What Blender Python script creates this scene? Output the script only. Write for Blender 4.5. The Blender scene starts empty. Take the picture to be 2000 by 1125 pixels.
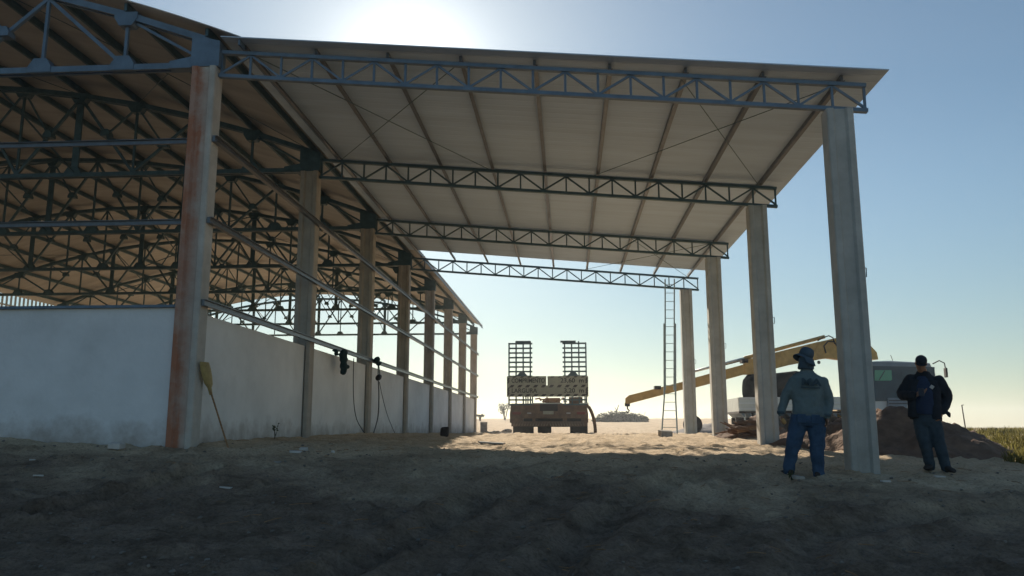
import bpy, bmesh, math, random
from mathutils import Vector, Matrix, noise, Quaternion
random.seed(7)
C = bpy.context.scene
PI = math.pi
R = math.radians
V = Vector

# ------------------------------------------------------------------ camera, sky, sun, exposure
PITCH, YAW, FPX = R(9.8), R(3.9), 1589.0
cam_d = bpy.data.cameras.new('camera'); cam = bpy.data.objects.new('camera', cam_d)
C.collection.objects.link(cam)
cam.location = (0, 0, 0)                                   # the eye is the origin of all heights below
cam.rotation_euler = (R(90) + PITCH, 0, YAW)
cam_d.sensor_width = 36; cam_d.lens = FPX / 2000 * 36
cam_d.clip_start = .1; cam_d.clip_end = 6000
C.camera = cam

SUN_EL, SUN_AZ = R(24.2), R(-11.6)                         # azimuth from +Y towards +X
w = bpy.data.worlds.new('World'); C.world = w; w.use_nodes = True
nt = w.node_tree
for n in list(nt.nodes): nt.nodes.remove(n)
sky = nt.nodes.new('ShaderNodeTexSky'); sky.sky_type = 'NISHITA'; sky.sun_disc = False
sky.sun_elevation = SUN_EL; sky.sun_rotation = SUN_AZ
sky.air_density = 1.0; sky.dust_density = .3; sky.ozone_density = 2.5; sky.altitude = 100
bg = nt.nodes.new('ShaderNodeBackground'); bg.inputs[1].default_value = .050
wo = nt.nodes.new('ShaderNodeOutputWorld')
tn = nt.nodes.new('ShaderNodeMix'); tn.data_type = 'RGBA'; tn.blend_type = 'MULTIPLY'; tn.inputs[0].default_value = 1
tn.inputs[7].default_value = (1.0, 1.06, .97, 1)                # the slightly green-blue cast of the photograph's sky
nt.links.new(sky.outputs[0], tn.inputs[6]); 
tcw = nt.nodes.new('ShaderNodeTexCoord'); sxw = nt.nodes.new('ShaderNodeSeparateXYZ'); nt.links.new(tcw.outputs['Generated'], sxw.inputs[0])
mrw = nt.nodes.new('ShaderNodeMapRange'); mrw.interpolation_type = 'SMOOTHSTEP'; nt.links.new(sxw.outputs[2], mrw.inputs[0])   # dimmer, denser air low down
mrw.inputs[1].default_value = 0; mrw.inputs[2].default_value = .30; mrw.inputs[3].default_value = .70; mrw.inputs[4].default_value = 1
vsc = nt.nodes.new('ShaderNodeVectorMath'); vsc.operation = 'SCALE'; nt.links.new(tn.outputs[2], vsc.inputs[0]); nt.links.new(mrw.outputs[0], vsc.inputs[3])
# aureole: forward-scattered light round the sun's true direction
dt = nt.nodes.new('ShaderNodeVectorMath'); dt.operation = 'DOT_PRODUCT'; nt.links.new(tcw.outputs['Generated'], dt.inputs[0])
dt.inputs[1].default_value = (math.sin(SUN_AZ) * math.cos(SUN_EL), math.cos(SUN_AZ) * math.cos(SUN_EL), math.sin(SUN_EL))
glow = None
for pw_, am_ in ((330, 8), (55, 2.2)):
    mx0 = nt.nodes.new('ShaderNodeMath'); mx0.operation = 'MAXIMUM'; nt.links.new(dt.outputs['Value'], mx0.inputs[0]); mx0.inputs[1].default_value = 0
    p_ = nt.nodes.new('ShaderNodeMath'); p_.operation = 'POWER'; nt.links.new(mx0.outputs[0], p_.inputs[0]); p_.inputs[1].default_value = pw_
    m_ = nt.nodes.new('ShaderNodeMath'); m_.operation = 'MULTIPLY'; nt.links.new(p_.outputs[0], m_.inputs[0]); m_.inputs[1].default_value = am_
    if glow is None: glow = m_
    else:
        a_ = nt.nodes.new('ShaderNodeMath'); nt.links.new(glow.outputs[0], a_.inputs[0]); nt.links.new(m_.outputs[0], a_.inputs[1]); glow = a_
gs = nt.nodes.new('ShaderNodeVectorMath'); gs.operation = 'SCALE'; gs.inputs[0].default_value = (1, .98, .92); nt.links.new(glow.outputs[0], gs.inputs[3])
ad_ = nt.nodes.new('ShaderNodeVectorMath'); nt.links.new(vsc.outputs[0], ad_.inputs[0]); nt.links.new(gs.outputs[0], ad_.inputs[1])
nt.links.new(ad_.outputs[0], bg.inputs[0]); nt.links.new(bg.outputs[0], wo.inputs[0])
sd = bpy.data.lights.new('sun', 'SUN'); sun = bpy.data.objects.new('sun', sd); C.collection.objects.link(sun)
sd.energy = 5.0; sd.angle = R(.5); sd.color = (1, .87, .7)
sdir = V((math.sin(SUN_AZ) * math.cos(SUN_EL), math.cos(SUN_AZ) * math.cos(SUN_EL), math.sin(SUN_EL)))
sun.rotation_euler = sdir.to_track_quat('Z', 'Y').to_euler(); sun.location = (-20, 80, 60)
C.view_settings.view_transform = 'Standard'; C.view_settings.look = 'None'
C.view_settings.exposure = 0.85; C.view_settings.gamma = 1.0
C.cycles.max_bounces = 8; C.cycles.diffuse_bounces = 5

# ------------------------------------------------------------------ materials
def mat(name, col, rough=.85, metal=0, var=.25, scale=3.0, bump=.0, bscale=40., col2=None, trans=0, spec=.3, ramp=(.35, .68), stretch=(1, 1, 1), coord='Object'):
    m = bpy.data.materials.new(name); m.use_nodes = True
    t = m.node_tree; b = t.nodes['Principled BSDF']; L = t.links.new
    b.inputs['Roughness'].default_value = rough; b.inputs['Metallic'].default_value = metal
    b.inputs['Specular IOR Level'].default_value = spec
    tc = t.nodes.new('ShaderNodeTexCoord'); mp = t.nodes.new('ShaderNodeMapping')
    mp.inputs['Scale'].default_value = stretch
    L(tc.outputs[coord], mp.inputs[0])
    n = t.nodes.new('ShaderNodeTexNoise'); n.inputs['Scale'].default_value = scale; n.inputs['Detail'].default_value = 8
    n.inputs['Roughness'].default_value = .62
    L(mp.outputs[0], n.inputs[0])
    r = t.nodes.new('ShaderNodeValToRGB')
    c2 = col2 or tuple(c * (1 - var) for c in col)
    c1 = col if col2 else tuple(min(1, c * (1 + var)) for c in col)
    r.color_ramp.elements[0].position = ramp[0]; r.color_ramp.elements[0].color = (*c2, 1)
    r.color_ramp.elements[1].position = ramp[1]; r.color_ramp.elements[1].color = (*c1, 1)
    L(n.outputs[0], r.inputs[0]); L(r.outputs[0], b.inputs['Base Color'])
    if bump:
        n2 = t.nodes.new('ShaderNodeTexNoise'); n2.inputs['Scale'].default_value = bscale; n2.inputs['Detail'].default_value = 6
        L(mp.outputs[0], n2.inputs[0])
        bp = t.nodes.new('ShaderNodeBump'); bp.inputs['Strength'].default_value = bump; bp.inputs['Distance'].default_value = .02
        L(n2.outputs[0], bp.inputs['Height']); L(bp.outputs[0], b.inputs['Normal'])
    if trans:
        tr = t.nodes.new('ShaderNodeBsdfTranslucent'); ms = t.nodes.new('ShaderNodeMixShader'); ms.inputs[0].default_value = trans
        L(r.outputs[0], tr.inputs[0]); L(b.outputs[0], ms.inputs[1]); L(tr.outputs[0], ms.inputs[2])
        L(ms.outputs[0], t.nodes['Material Output'].inputs[0])
    return m

def column_mat(name, base, stain, amount):
    """precast concrete: vertical run-off streaks, rust-coloured mud stains, faint pour marks"""
    m = mat(name, base, .9, var=.16, scale=2.2, bump=.35, bscale=30)
    t = m.node_tree; L = t.links.new; b = t.nodes['Principled BSDF']
    src = b.inputs['Base Color'].links[0].from_socket
    N = t.nodes.new
    tc = N('ShaderNodeTexCoord'); mp = N('ShaderNodeMapping'); mp.inputs['Scale'].default_value = (6, 6, .45)
    oi = N('ShaderNodeObjectInfo'); ad = N('ShaderNodeVectorMath'); sc_ = N('ShaderNodeVectorMath'); sc_.operation = 'SCALE'; sc_.inputs[0].default_value = (7, 5, 23)
    L(oi.outputs['Random'], sc_.inputs[3]); L(tc.outputs['Object'], ad.inputs[0]); L(sc_.outputs[0], ad.inputs[1]); L(ad.outputs[0], mp.inputs[0])   # no two columns alike
    def nz(vec, s_, d=6, r_=.6):
        n = N('ShaderNodeTexNoise'); n.inputs['Scale'].default_value = s_; n.inputs['Detail'].default_value = d; n.inputs['Roughness'].default_value = r_; L(vec, n.inputs[0]); return n.outputs[0]
    def mth(op, a, b_):
        n = N('ShaderNodeMath'); n.operation = op; n.use_clamp = op == 'MULTIPLY'
        for i, v in enumerate((a, b_)):
            if isinstance(v, (int, float)): n.inputs[i].default_value = v
            else: L(v, n.inputs[i])
        return n.outputs[0]
    def mr_(v, a, b_):
        n = N('ShaderNodeMapRange'); L(v, n.inputs[0]); n.inputs[1].default_value = a; n.inputs[2].default_value = b_; return n.outputs[0]
    sx = N('ShaderNodeSeparateXYZ'); L(tc.outputs['Object'], sx.inputs[0])
    streak = mr_(nz(mp.outputs[0], 1.3), .5, .72); patch = mr_(nz(ad.outputs[0], 1.1, 8, .7), .42, .62)
    side = mr_(mth('ADD', sx.outputs[0], mth('MULTIPLY', mth('SUBTRACT', nz(ad.outputs[0], 2.4, 6), .5), .45)), .16, -.10) if amount > .5 else 1.0
    low = mr_(sx.outputs[2], 2.4, .6)
    f = mth('MULTIPLY', mth('ADD', mth('MULTIPLY', streak, patch), mth('MULTIPLY', low, mth('MULTIPLY', patch, .6)) if amount <= .5 else mth('ADD', mth('MULTIPLY', patch, .5), .62)), side)
    f = mth('MULTIPLY', f, amount)
    mx = N('ShaderNodeMix'); mx.data_type = 'RGBA'; L(f, mx.inputs[0]); L(src, mx.inputs[6]); mx.inputs[7].default_value = (*stain, 1)
    vo = N('ShaderNodeTexVoronoi'); vo.inputs['Scale'].default_value = 16; L(ad.outputs[0], vo.inputs[0])
    pit = mth('MULTIPLY', mr_(vo.outputs['Distance'], .10, .04), mr_(nz(ad.outputs[0], 3), .5, .6))
    lift = N('ShaderNodeMath'); lift.operation = 'FRACT'; L(mth('DIVIDE', sx.outputs[2], 1.22), lift.inputs[0])
    joint = mth('MULTIPLY', mr_(lift.outputs[0], .012, .0), .10)
    dk = mth('ADD', mth('MULTIPLY', pit, .6), joint)
    m2 = N('ShaderNodeMix'); m2.data_type = 'RGBA'; L(dk, m2.inputs[0]); L(mx.outputs[2], m2.inputs[6]); m2.inputs[7].default_value = (base[0] * .4, base[1] * .38, base[2] * .36, 1)
    L(m2.outputs[2], b.inputs['Base Color'])
    return m

def wall_mat(name, base):
    """smooth render coat: broad trowel mottling, faint block courses, mud splashed up from the foot"""
    m = mat(name, base, .92, var=.10, scale=.9, bump=.3, bscale=18, ramp=(.28, .72))
    t = m.node_tree; L = t.links.new; b = t.nodes['Principled BSDF']; N = t.nodes.new
    src = b.inputs['Base Color'].links[0].from_socket
    g = N('ShaderNodeNewGeometry'); sx = N('ShaderNodeSeparateXYZ'); L(g.outputs['Position'], sx.inputs[0])
    def nz(s_, d=8):
        n = N('ShaderNodeTexNoise'); n.inputs['Scale'].default_value = s_; n.inputs['Detail'].default_value = d; n.inputs['Roughness'].default_value = .68; L(g.outputs['Position'], n.inputs[0]); return n.outputs[0]
    h = N('ShaderNodeMath'); L(sx.outputs[2], h.inputs[0]); k = N('ShaderNodeMath'); k.operation = 'MULTIPLY_ADD'; L(nz(2.6), k.inputs[0]); k.inputs[1].default_value = -1.1; k.inputs[2].default_value = .6; L(k.outputs[0], h.inputs[1])
    r = N('ShaderNodeMapRange'); L(h.outputs[0], r.inputs[0]); r.inputs[1].default_value = .25; r.inputs[2].default_value = -.32; r.inputs[4].default_value = .75
    mx = N('ShaderNodeMix'); mx.data_type = 'RGBA'; L(r.outputs[0], mx.inputs[0]); L(src, mx.inputs[6]); mx.inputs[7].default_value = (.24, .18, .13, 1)
    q = N('ShaderNodeMapRange'); L(nz(.55, 10), q.inputs[0]); q.inputs[1].default_value = .5; q.inputs[2].default_value = .68; q.inputs[4].default_value = .28
    m2 = N('ShaderNodeMix'); m2.data_type = 'RGBA'; L(q.outputs[0], m2.inputs[0]); L(mx.outputs[2], m2.inputs[6]); m2.inputs[7].default_value = (base[0] * .55, base[1] * .55, base[2] * .52, 1)
    L(m2.outputs[2], b.inputs['Base Color'])
    return m

M = {}
M['steel'] = mat('blue_grey_glare_steel', (.14, .20, .27), .5, .2, var=.18, scale=4, spec=.4)  # lighter and bluer than the rear frames: glare veil put into the colour
M['steel_teal'] = mat('teal_primer_steel', (.075, .13, .155), .55, .1, var=.2, scale=5, spec=.35)
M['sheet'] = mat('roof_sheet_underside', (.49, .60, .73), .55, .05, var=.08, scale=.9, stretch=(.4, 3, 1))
for _n in ('sheet',):
    t = M[_n].node_tree; b = t.nodes['Principled BSDF']; tcx = t.nodes.new('ShaderNodeTexCoord'); wv = t.nodes.new('ShaderNodeTexWave')
    wv.bands_direction = 'Y'; wv.inputs['Scale'].default_value = 1.25; wv.inputs['Distortion'].default_value = .2; t.links.new(tcx.outputs['Object'], wv.inputs[0])
    rr = t.nodes.new('ShaderNodeValToRGB'); rr.color_ramp.elements[0].position = .86; rr.color_ramp.elements[1].position = .97; t.links.new(wv.outputs[0], rr.inputs[0])
    bp = t.nodes.new('ShaderNodeBump'); bp.inputs['Strength'].default_value = .35; bp.inputs['Distance'].default_value = .012
    t.links.new(rr.outputs[0], bp.inputs['Height']); t.links.new(bp.outputs[0], b.inputs['Normal'])
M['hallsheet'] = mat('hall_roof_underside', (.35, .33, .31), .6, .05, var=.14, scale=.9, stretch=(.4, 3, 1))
M['galv'] = mat('galvanised_steel', (.13, .14, .155), .38, .55, var=.15, scale=8)
M['conc'] = column_mat('precast_concrete', (.46, .465, .44), (.25, .17, .115), .25)
M['conc_rust'] = column_mat('precast_concrete_mud_stained', (.52, .49, .44), (.40, .15, .075), .9)
M['conc_brown'] = column_mat('precast_concrete_brown', (.42, .385, .335), (.22, .14, .09), .45)
M['plaster'] = wall_mat('white_wall_plaster', (.78, .80, .82)); M['plaster2'] = wall_mat('cream_wall_plaster', (.78, .785, .77))
M['rust'] = mat('orange_trailer_paint', (.19, .115, .075), .6, .1, var=.35, scale=4, bump=.2)
M['rustdark'] = mat('dark_chassis', (.035, .03, .03), .75, .2, var=.3)
M['rubber'] = mat('tyre_rubber', (.022, .022, .024), .85, var=.3, scale=6, bump=.3)
M['signw'] = mat('faded_warning_board', (.42, .40, .30), .6, var=.14, scale=5)
M['stripe'] = mat('worn_bumper_stripe', (.24, .17, .13), .6, var=.4, scale=5)
M['ladder'] = mat('weathered_ladder_metal', (.30, .37, .39), .5, .2, var=.12)
M['leafdark'] = mat('cut_brush_leaf', (.028, .042, .02), .9, var=.3, scale=3, trans=.08, spec=0)
M['black'] = mat('black_paint', (.02, .02, .022), .6, var=.2)
M['hazard'] = mat('hazard_stripe_dark', (.055, .045, .04), .6, var=.25, scale=8)
M['red'] = mat('red_reflector', (.22, .035, .025), .35, var=.1)
M['white'] = mat('white_truck_paint', (.62, .64, .66), .35, 0, var=.06, spec=.5)
M['yellow'] = mat('crane_yellow', (.47, .29, .08), .5, .05, var=.22, scale=3.5, spec=.4)
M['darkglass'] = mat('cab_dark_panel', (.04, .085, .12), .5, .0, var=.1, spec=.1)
M['alu'] = mat('aluminium_bed_side', (.55, .56, .55), .4, .5, var=.1)
M['tarp'] = mat('black_tarp', (.02, .024, .027), .95, spec=.0, var=.3, scale=5, bump=.5, bscale=12)
M['dirt'] = mat('red_brown_earth', (.18, .115, .08), .97, var=.3, scale=4, bump=1, bscale=22)
M['wood'] = mat('old_timber', (.34, .20, .10), .85, var=.35, scale=6, stretch=(1, 1, 6), bump=.4)
M['root'] = mat('dug_up_roots', (.17, .09, .05), .9, var=.4, scale=6, bump=.6)
M['grass'] = mat('grass', (.21, .19, .06), .7, var=.4, scale=.7, trans=.45)
M['leaf'] = mat('leaf', (.06, .085, .03), .65, var=.4, scale=3, trans=.35)
M['leafdry'] = mat('dry_brush', (.07, .065, .04), .8, var=.4, scale=3, trans=.2)
M['bark'] = mat('bark', (.09, .07, .05), .9, var=.3, scale=8, bump=.5)
M['gravel'] = mat('grey_gravel', (.20, .19, .19), .95, var=.35, scale=14, bump=1, bscale=30)
M['block'] = mat('concrete_block', (.36, .34, .31), .95, var=.2, scale=6, bump=.5)
M['scrap'] = mat('pale_scrap', (.55, .53, .5), .8, var=.15, scale=6)
M['skin'] = mat('skin', (.30, .16, .10), .55, var=.1, scale=8)
M['shirt'] = mat('grey_green_work_shirt', (.14, .185, .195), .85, var=.12, scale=5, bump=.5, bscale=14)
M['shirt_print'] = mat('dark_shirt_print', (.06, .09, .11), .85, var=.1)
M['jeans'] = mat('blue_denim', (.045, .085, .15), .9, var=.3, scale=6, bump=.5, bscale=16)
M['jeans2'] = mat('faded_dark_denim', (.045, .065, .085), .9, var=.25, scale=6, bump=.5, bscale=16)
M['hat'] = mat('blue_grey_cloth_hat', (.07, .105, .14), .85, var=.15, scale=6, bump=.3)
M['jacket'] = mat('black_navy_jacket', (.018, .022, .03), .8, var=.25, scale=6, bump=.5, bscale=14)
M['tee'] = mat('dark_blue_t_shirt', (.025, .04, .085), .85, var=.15, scale=6, bump=.4)
M['boot'] = mat('dusty_black_boot', (.035, .03, .028), .75, var=.35, scale=12)
M['glove'] = mat('tan_work_glove', (.62, .36, .14), .8, var=.15, scale=10)
M['phone'] = mat('phone_shell', (.03, .03, .035), .3, var=.05, spec=.6)
M['yellowtool'] = mat('yellow_shovel_paint', (.40, .30, .12), .6, var=.25, scale=8)
M['cable'] = mat('grey_cable', (.07, .07, .07), .7, var=.15)
M['bag'] = mat('dark_green_canvas', (.02, .045, .045), .85, var=.25, scale=10, bump=.5)

# ground: darker brown soil near the camera, paler sand beyond the lip of the yard
def ground_mat():
    m = bpy.data.materials.new('soil_and_sand'); m.use_nodes = True
    t = m.node_tree; b = t.nodes['Principled BSDF']; L = t.links.new; N = t.nodes.new
    b.inputs['Roughness'].default_value = .97; b.inputs['Specular IOR Level'].default_value = .08
    g = N('ShaderNodeNewGeometry'); sx = N('ShaderNodeSeparateXYZ'); L(g.outputs['Position'], sx.inputs[0])
    def nz(scale, detail=8, rough=.6):
        n = N('ShaderNodeTexNoise'); n.inputs['Scale'].default_value = scale; n.inputs['Detail'].default_value = detail; n.inputs['Roughness'].default_value = rough
        L(g.outputs['Position'], n.inputs[0]); return n.outputs[0]
    def math_(op, a, b_):
        n = N('ShaderNodeMath'); n.operation = op
        for i, s in enumerate((a, b_)):
            if isinstance(s, (int, float)): n.inputs[i].default_value = s
            else: L(s, n.inputs[i])
        return n.outputs[0]
    def ramp(f, stops):
        r = N('ShaderNodeValToRGB'); L(f, r.inputs[0])
        r.color_ramp.elements[0].position, r.color_ramp.elements[0].color = stops[0][0], (*stops[0][1], 1)
        r.color_ramp.elements[1].position, r.color_ramp.elements[1].color = stops[-1][0], (*stops[-1][1], 1)
        for p, c in stops[1:-1]:
            e = r.color_ramp.elements.new(p); e.color = (*c, 1)
        return r.outputs[0]
    def mix(f, a, b_):
        n = N('ShaderNodeMix'); n.data_type = 'RGBA'; L(f, n.inputs[0]); L(a, n.inputs[6]); L(b_, n.inputs[7]); return n.outputs[2]
    soil = ramp(nz(2.3, 10, .68), [(.32, (.12, .088, .062)), (.5, (.22, .168, .125)), (.7, (.32, .25, .19))])
    sand = ramp(nz(1.1, 10, .66), [(.3, (.42, .32, .21)), (.52, (.55, .435, .30)), (.72, (.66, .54, .385))])
    edge = math_('ADD', sx.outputs[1], math_('MULTIPLY', math_('SUBTRACT', nz(.55, 9, .7), .5), 9.))
    mr = N('ShaderNodeMapRange'); L(edge, mr.inputs[0]); mr.inputs[1].default_value = 8.8; mr.inputs[2].default_value = 11.8; mr.clamp = True
    c = mix(mr.outputs[0], soil, sand)
    # dry patchy grass cover far right
    gcol = ramp(nz(.9, 8, .7), [(.3, (.10, .12, .03)), (.6, (.26, .22, .11))])
    gx = math_('ADD', math_('SUBTRACT', sx.outputs[0], math_('MULTIPLY', sx.outputs[1], .44)), math_('MULTIPLY', math_('SUBTRACT', nz(.3, 5), .5), 9.))
    mr2 = N('ShaderNodeMapRange'); L(gx, mr2.inputs[0]); mr2.inputs[1].default_value = .5; mr2.inputs[2].default_value = 3.0
    fade = N('ShaderNodeMapRange'); L(sx.outputs[1], fade.inputs[0]); fade.inputs[1].default_value = 12; fade.inputs[2].default_value = 17
    c = mix(math_('MULTIPLY', math_('MULTIPLY', mr2.outputs[0], fade.outputs[0]), .75), c, gcol)
    # dark crumbs and litter
    v = N('ShaderNodeTexVoronoi'); v.inputs['Scale'].default_value = 9; L(g.outputs['Position'], v.inputs[0])
    cr = ramp(v.outputs['Distance'], [(.05, (.45, .42, .4)), (.16, (1, 1, 1))])
    mm = N('ShaderNodeMix'); mm.data_type = 'RGBA'; mm.blend_type = 'MULTIPLY'; mm.inputs[0].default_value = .6
    L(c, mm.inputs[6]); L(cr, mm.inputs[7]); c = mm.outputs[2]
    fine = ramp(nz(26, 8, .75), [(.36, (.55, .53, .5)), (.5, (1, 1, 1)), (.66, (1.2, 1.18, 1.15))])
    m3 = N('ShaderNodeMix'); m3.data_type = 'RGBA'; m3.blend_type = 'MULTIPLY'; m3.inputs[0].default_value = .8
    L(c, m3.inputs[6]); L(fine, m3.inputs[7]); c = m3.outputs[2]
    L(c, b.inputs['Base Color'])
    h = math_('ADD', math_('MULTIPLY', nz(7, 10, .7), 1.), math_('MULTIPLY', nz(38, 4, .6), .25))
    bp = N('ShaderNodeBump'); bp.inputs['Strength'].default_value = 1; bp.inputs['Distance'].default_value = .06
    L(h, bp.inputs['Height']); L(bp.outputs[0], b.inputs['Normal'])
    return m
M['ground'] = ground_mat()

# ------------------------------------------------------------------ mesh helpers
def basis(d, up=(0, 0, 1)):
    z = V(d).normalized(); u = V(up)
    if abs(z.dot(u)) > .98: u = V((0, 1, 0))
    x = u.cross(z).normalized(); y = z.cross(x)
    return x, y, z

class MB:
    def __init__(s): s.v = []; s.f = []; s.smooth = False
    def add(s, vs, fs):
        k = len(s.v); s.v += [V(p) for p in vs]; s.f += [[i + k for i in f] for f in fs]; return s
    def box(s, c, sz, rot=None):
        c = V(c); a, b, d = (q / 2 for q in sz)
        vs = [V((x, y, z)) for x in (-a, a) for y in (-b, b) for z in (-d, d)]
        if rot: vs = [rot @ q for q in vs]
        return s.add([q + c for q in vs], [(0, 1, 3, 2), (4, 6, 7, 5), (0, 4, 5, 1), (2, 3, 7, 6), (0, 2, 6, 4), (1, 5, 7, 3)])
    def bar(s, p0, p1, w_, h_=None, up=(0, 0, 1)):
        p0, p1 = V(p0), V(p1); h_ = h_ or w_
        x, y, z = basis(p1 - p0, up)
        vs = [p + x * (w_ / 2 * i) + y * (h_ / 2 * j) for p in (p0, p1) for i, j in ((-1, -1), (1, -1), (1, 1), (-1, 1))]
        return s.add(vs, [(0, 3, 2, 1), (4, 5, 6, 7), (0, 1, 5, 4), (1, 2, 6, 5), (2, 3, 7, 6), (3, 0, 4, 7)])
    def tube(s, pts, r, n=8, cap=True):
        pts = [V(p) for p in pts]; rs = r if isinstance(r, (list, tuple)) else [r] * len(pts)
        k = len(s.v); px_ = None
        for i, p in enumerate(pts):
            d = (pts[min(i + 1, len(pts) - 1)] - pts[max(i - 1, 0)])
            if px_ is None: x, y, z = basis(d)
            else:
                z = d.normalized(); x = (px_ - z * px_.dot(z)).normalized(); y = z.cross(x)
            px_ = x
            for j in range(n):
                a = 2 * PI * j / n; s.v.append(p + (x * math.cos(a) + y * math.sin(a)) * rs[i])
        for i in range(len(pts) - 1):
            for j in range(n):
                s.f.append([k + i * n + j, k + i * n + (j + 1) % n, k + (i + 1) * n + (j + 1) % n, k + (i + 1) * n + j])
        if cap:
            s.f.append([k + j for j in range(n)][::-1]); s.f.append([k + (len(pts) - 1) * n + j for j in range(n)])
        return s
    def prism(s, poly, axis, a, b):
        """poly: 2-D outline in the two other axes, extruded along axis from a to b"""
        def P(u, v_, t):
            return {'x': (t, u, v_), 'y': (u, t, v_), 'z': (u, v_, t)}[axis]
        n = len(poly); k = len(s.v)
        s.v += [V(P(u, v_, a)) for u, v_ in poly] + [V(P(u, v_, b)) for u, v_ in poly]
        s.f += [[k + i for i in range(n)][::-1], [k + n + i for i in range(n)]]
        s.f += [[k + i, k + (i + 1) % n, k + n + (i + 1) % n, k + n + i] for i in range(n)]
        return s
    def lathe(s, prof, c=(0, 0, 0), axis='z', n=24):
        k = len(s.v); c = V(c)
        for r, h in prof:
            for j in range(n):
                a = 2 * PI * j / n; q = (r * math.cos(a), r * math.sin(a), h)
                q = {'z': q, 'x': (q[2], q[0], q[1]), 'y': (q[0], q[2], q[1])}[axis]
                s.v.append(V(q) + c)
        for i in range(len(prof) - 1):
            for j in range(n): s.f.append([k + i * n + j, k + i * n + (j + 1) % n, k + (i + 1) * n + (j + 1) % n, k + (i + 1) * n + j])
        s.f.append([k + j for j in range(n)][::-1]); s.f.append([k + (len(prof) - 1) * n + j for j in range(n)])
        return s
    def loft(s, rings, n=16):
        """rings: (centre, x-axis vec, y-axis vec) – closed ends, sections may be elliptical"""
        k = len(s.v)
        for c, x, y in rings:
            for j in range(n):
                a = 2 * PI * j / n; s.v.append(V(c) + V(x) * math.cos(a) + V(y) * math.sin(a))
        m = len(rings)
        for i in range(m - 1):
            for j in range(n): s.f.append([k + i * n + j, k + i * n + (j + 1) % n, k + (i + 1) * n + (j + 1) % n, k + (i + 1) * n + j])
        s.f.append([k + j for j in range(n)][::-1]); s.f.append([k + (m - 1) * n + j for j in range(n)])
        return s
    def ball(s, c, r, n=12):
        rx, ry, rz = r if isinstance(r, (tuple, list)) else (r, r, r)
        rings = []
        for i in range(n + 1):
            a = PI * i / n; q = max(.02, math.sin(a))
            rings.append((V(c) + V((0, 0, -rz * math.cos(a))), (rx * q, 0, 0), (0, ry * q, 0)))
        return s.loft(rings, n + 4)
    def build(s, name, m, parent=None, at=(0, 0, 0), bevel=0, smooth=False, world=False, nrm=True):
        at = V(at); o_ = V((0, 0, 0))
        if world:
            q = parent
            while q is not None: o_ += q.location; q = q.parent
        me = bpy.data.meshes.new(name)
        me.from_pydata([p - at for p in s.v], [], s.f)
        if nrm:
            bm = bmesh.new(); bm.from_mesh(me); bmesh.ops.recalc_face_normals(bm, faces=bm.faces); bm.to_mesh(me); bm.free()
        me.materials.append(m)
        if smooth:
            for p in me.polygons: p.use_smooth = True
        o = bpy.data.objects.new(name, me); C.collection.objects.link(o)
        o.location = at - o_; o.parent = parent
        if bevel:
            b = o.modifiers.new('bevel', 'BEVEL'); b.width = bevel; b.segments = 2; b.limit_method = 'ANGLE'
        return o

def tag(o, label=None, cat=None, group=None, kind=None):
    if label: o['label'] = label
    if cat: o['category'] = cat
    if group: o['group'] = group
    if kind: o['kind'] = kind
    return o
def thing(name, loc, label, cat, group=None, rz=0):
    o = bpy.data.objects.new(name, None); C.collection.objects.link(o); o.location = loc; o.rotation_euler = (0, 0, rz)
    o.empty_display_size = .2
    return tag(o, label, cat, group)
def copy_part(o, parent, loc):
    c = o.copy(); C.collection.objects.link(c); c.parent = parent; c.location = loc
    for ch in o.children:
        d = ch.copy(); C.collection.objects.link(d); d.parent = c
    return c

def ray(x, y):
    """direction through a pixel of the 2000 x 1125 photograph"""
    dx, up = x - 1000, 562.5 - y
    fwd = FPX * math.cos(PITCH) - up * math.sin(PITCH); z = up * math.cos(PITCH) + FPX * math.sin(PITCH)
    return V((dx * math.cos(YAW) - fwd * math.sin(YAW), fwd * math.cos(YAW) + dx * math.sin(YAW), z))
def at(x, y, Y):
    d = ray(x, y); return d * (Y / d.y)

# ------------------------------------------------------------------ ground
def interp(pts, x):
    if x <= pts[0][0]: return pts[0][1]
    for (a, b), (c, d) in zip(pts, pts[1:]):
        if x <= c:
            return b + (d - b) * (x - a) / (c - a)
    return pts[-1][1]
PC = [(-60, -1.6), (0, -1.55), (5, -1.36), (7, -1.17), (9, -.90), (10.5, -.60), (12.25, -.44), (15, -.345), (18, -.26), (23, -.165), (29, -.20), (33, -.26), (50, -.24), (70, .3), (100, 1.1), (130, 1.55), (220, 1.6), (420, -3)]
PR = PC[:13] + [(70, -.02), (100, .10), (130, .1), (220, -.3), (420, -4)]
TILT = [(-60, .034), (12.5, .034), (18, .016), (25, .002), (30, 0)]
def sst(t): t = max(0, min(1, t)); return t * t * (3 - 2 * t)
def base_h(X, Y):
    def sm(P): return (interp(P, Y) * 2 + interp(P, Y - .9) + interp(P, Y + .9)) / 4
    t = sst((X / max(Y, 1) - .16) / .25)
    h = sm(PC) * (1 - t) + sm(PR) * t
    return h - interp(TILT, Y) * max(-9, min(9, X))
def seg_d(X, Y, pts):
    best = 9
    for (a, b), (c, d) in zip(pts, pts[1:]):
        ux, uy = c - a, d - b; t = max(0, min(1, ((X - a) * ux + (Y - b) * uy) / (ux * ux + uy * uy)))
        best = min(best, math.hypot(X - a - ux * t, Y - b - uy * t))
    return best
RUTS = [([(-2.2, 5.5), (-1.35, 8.2), (-.9, 9.6), (-.3, 10.8)], +.20, .11), ([(-.6, 5.5), (.1, 8.0), (.7, 9.6), (1.5, 10.8)], .20, .10),
        ([(1.6, 6.2), (2.4, 8.6), (4.1, 9.6), (6.5, 10.3)], .22, .08), ([(-5.2, 8.0), (-4.9, 9.0), (-4.5, 10.2)], .13, .14)]
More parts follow.
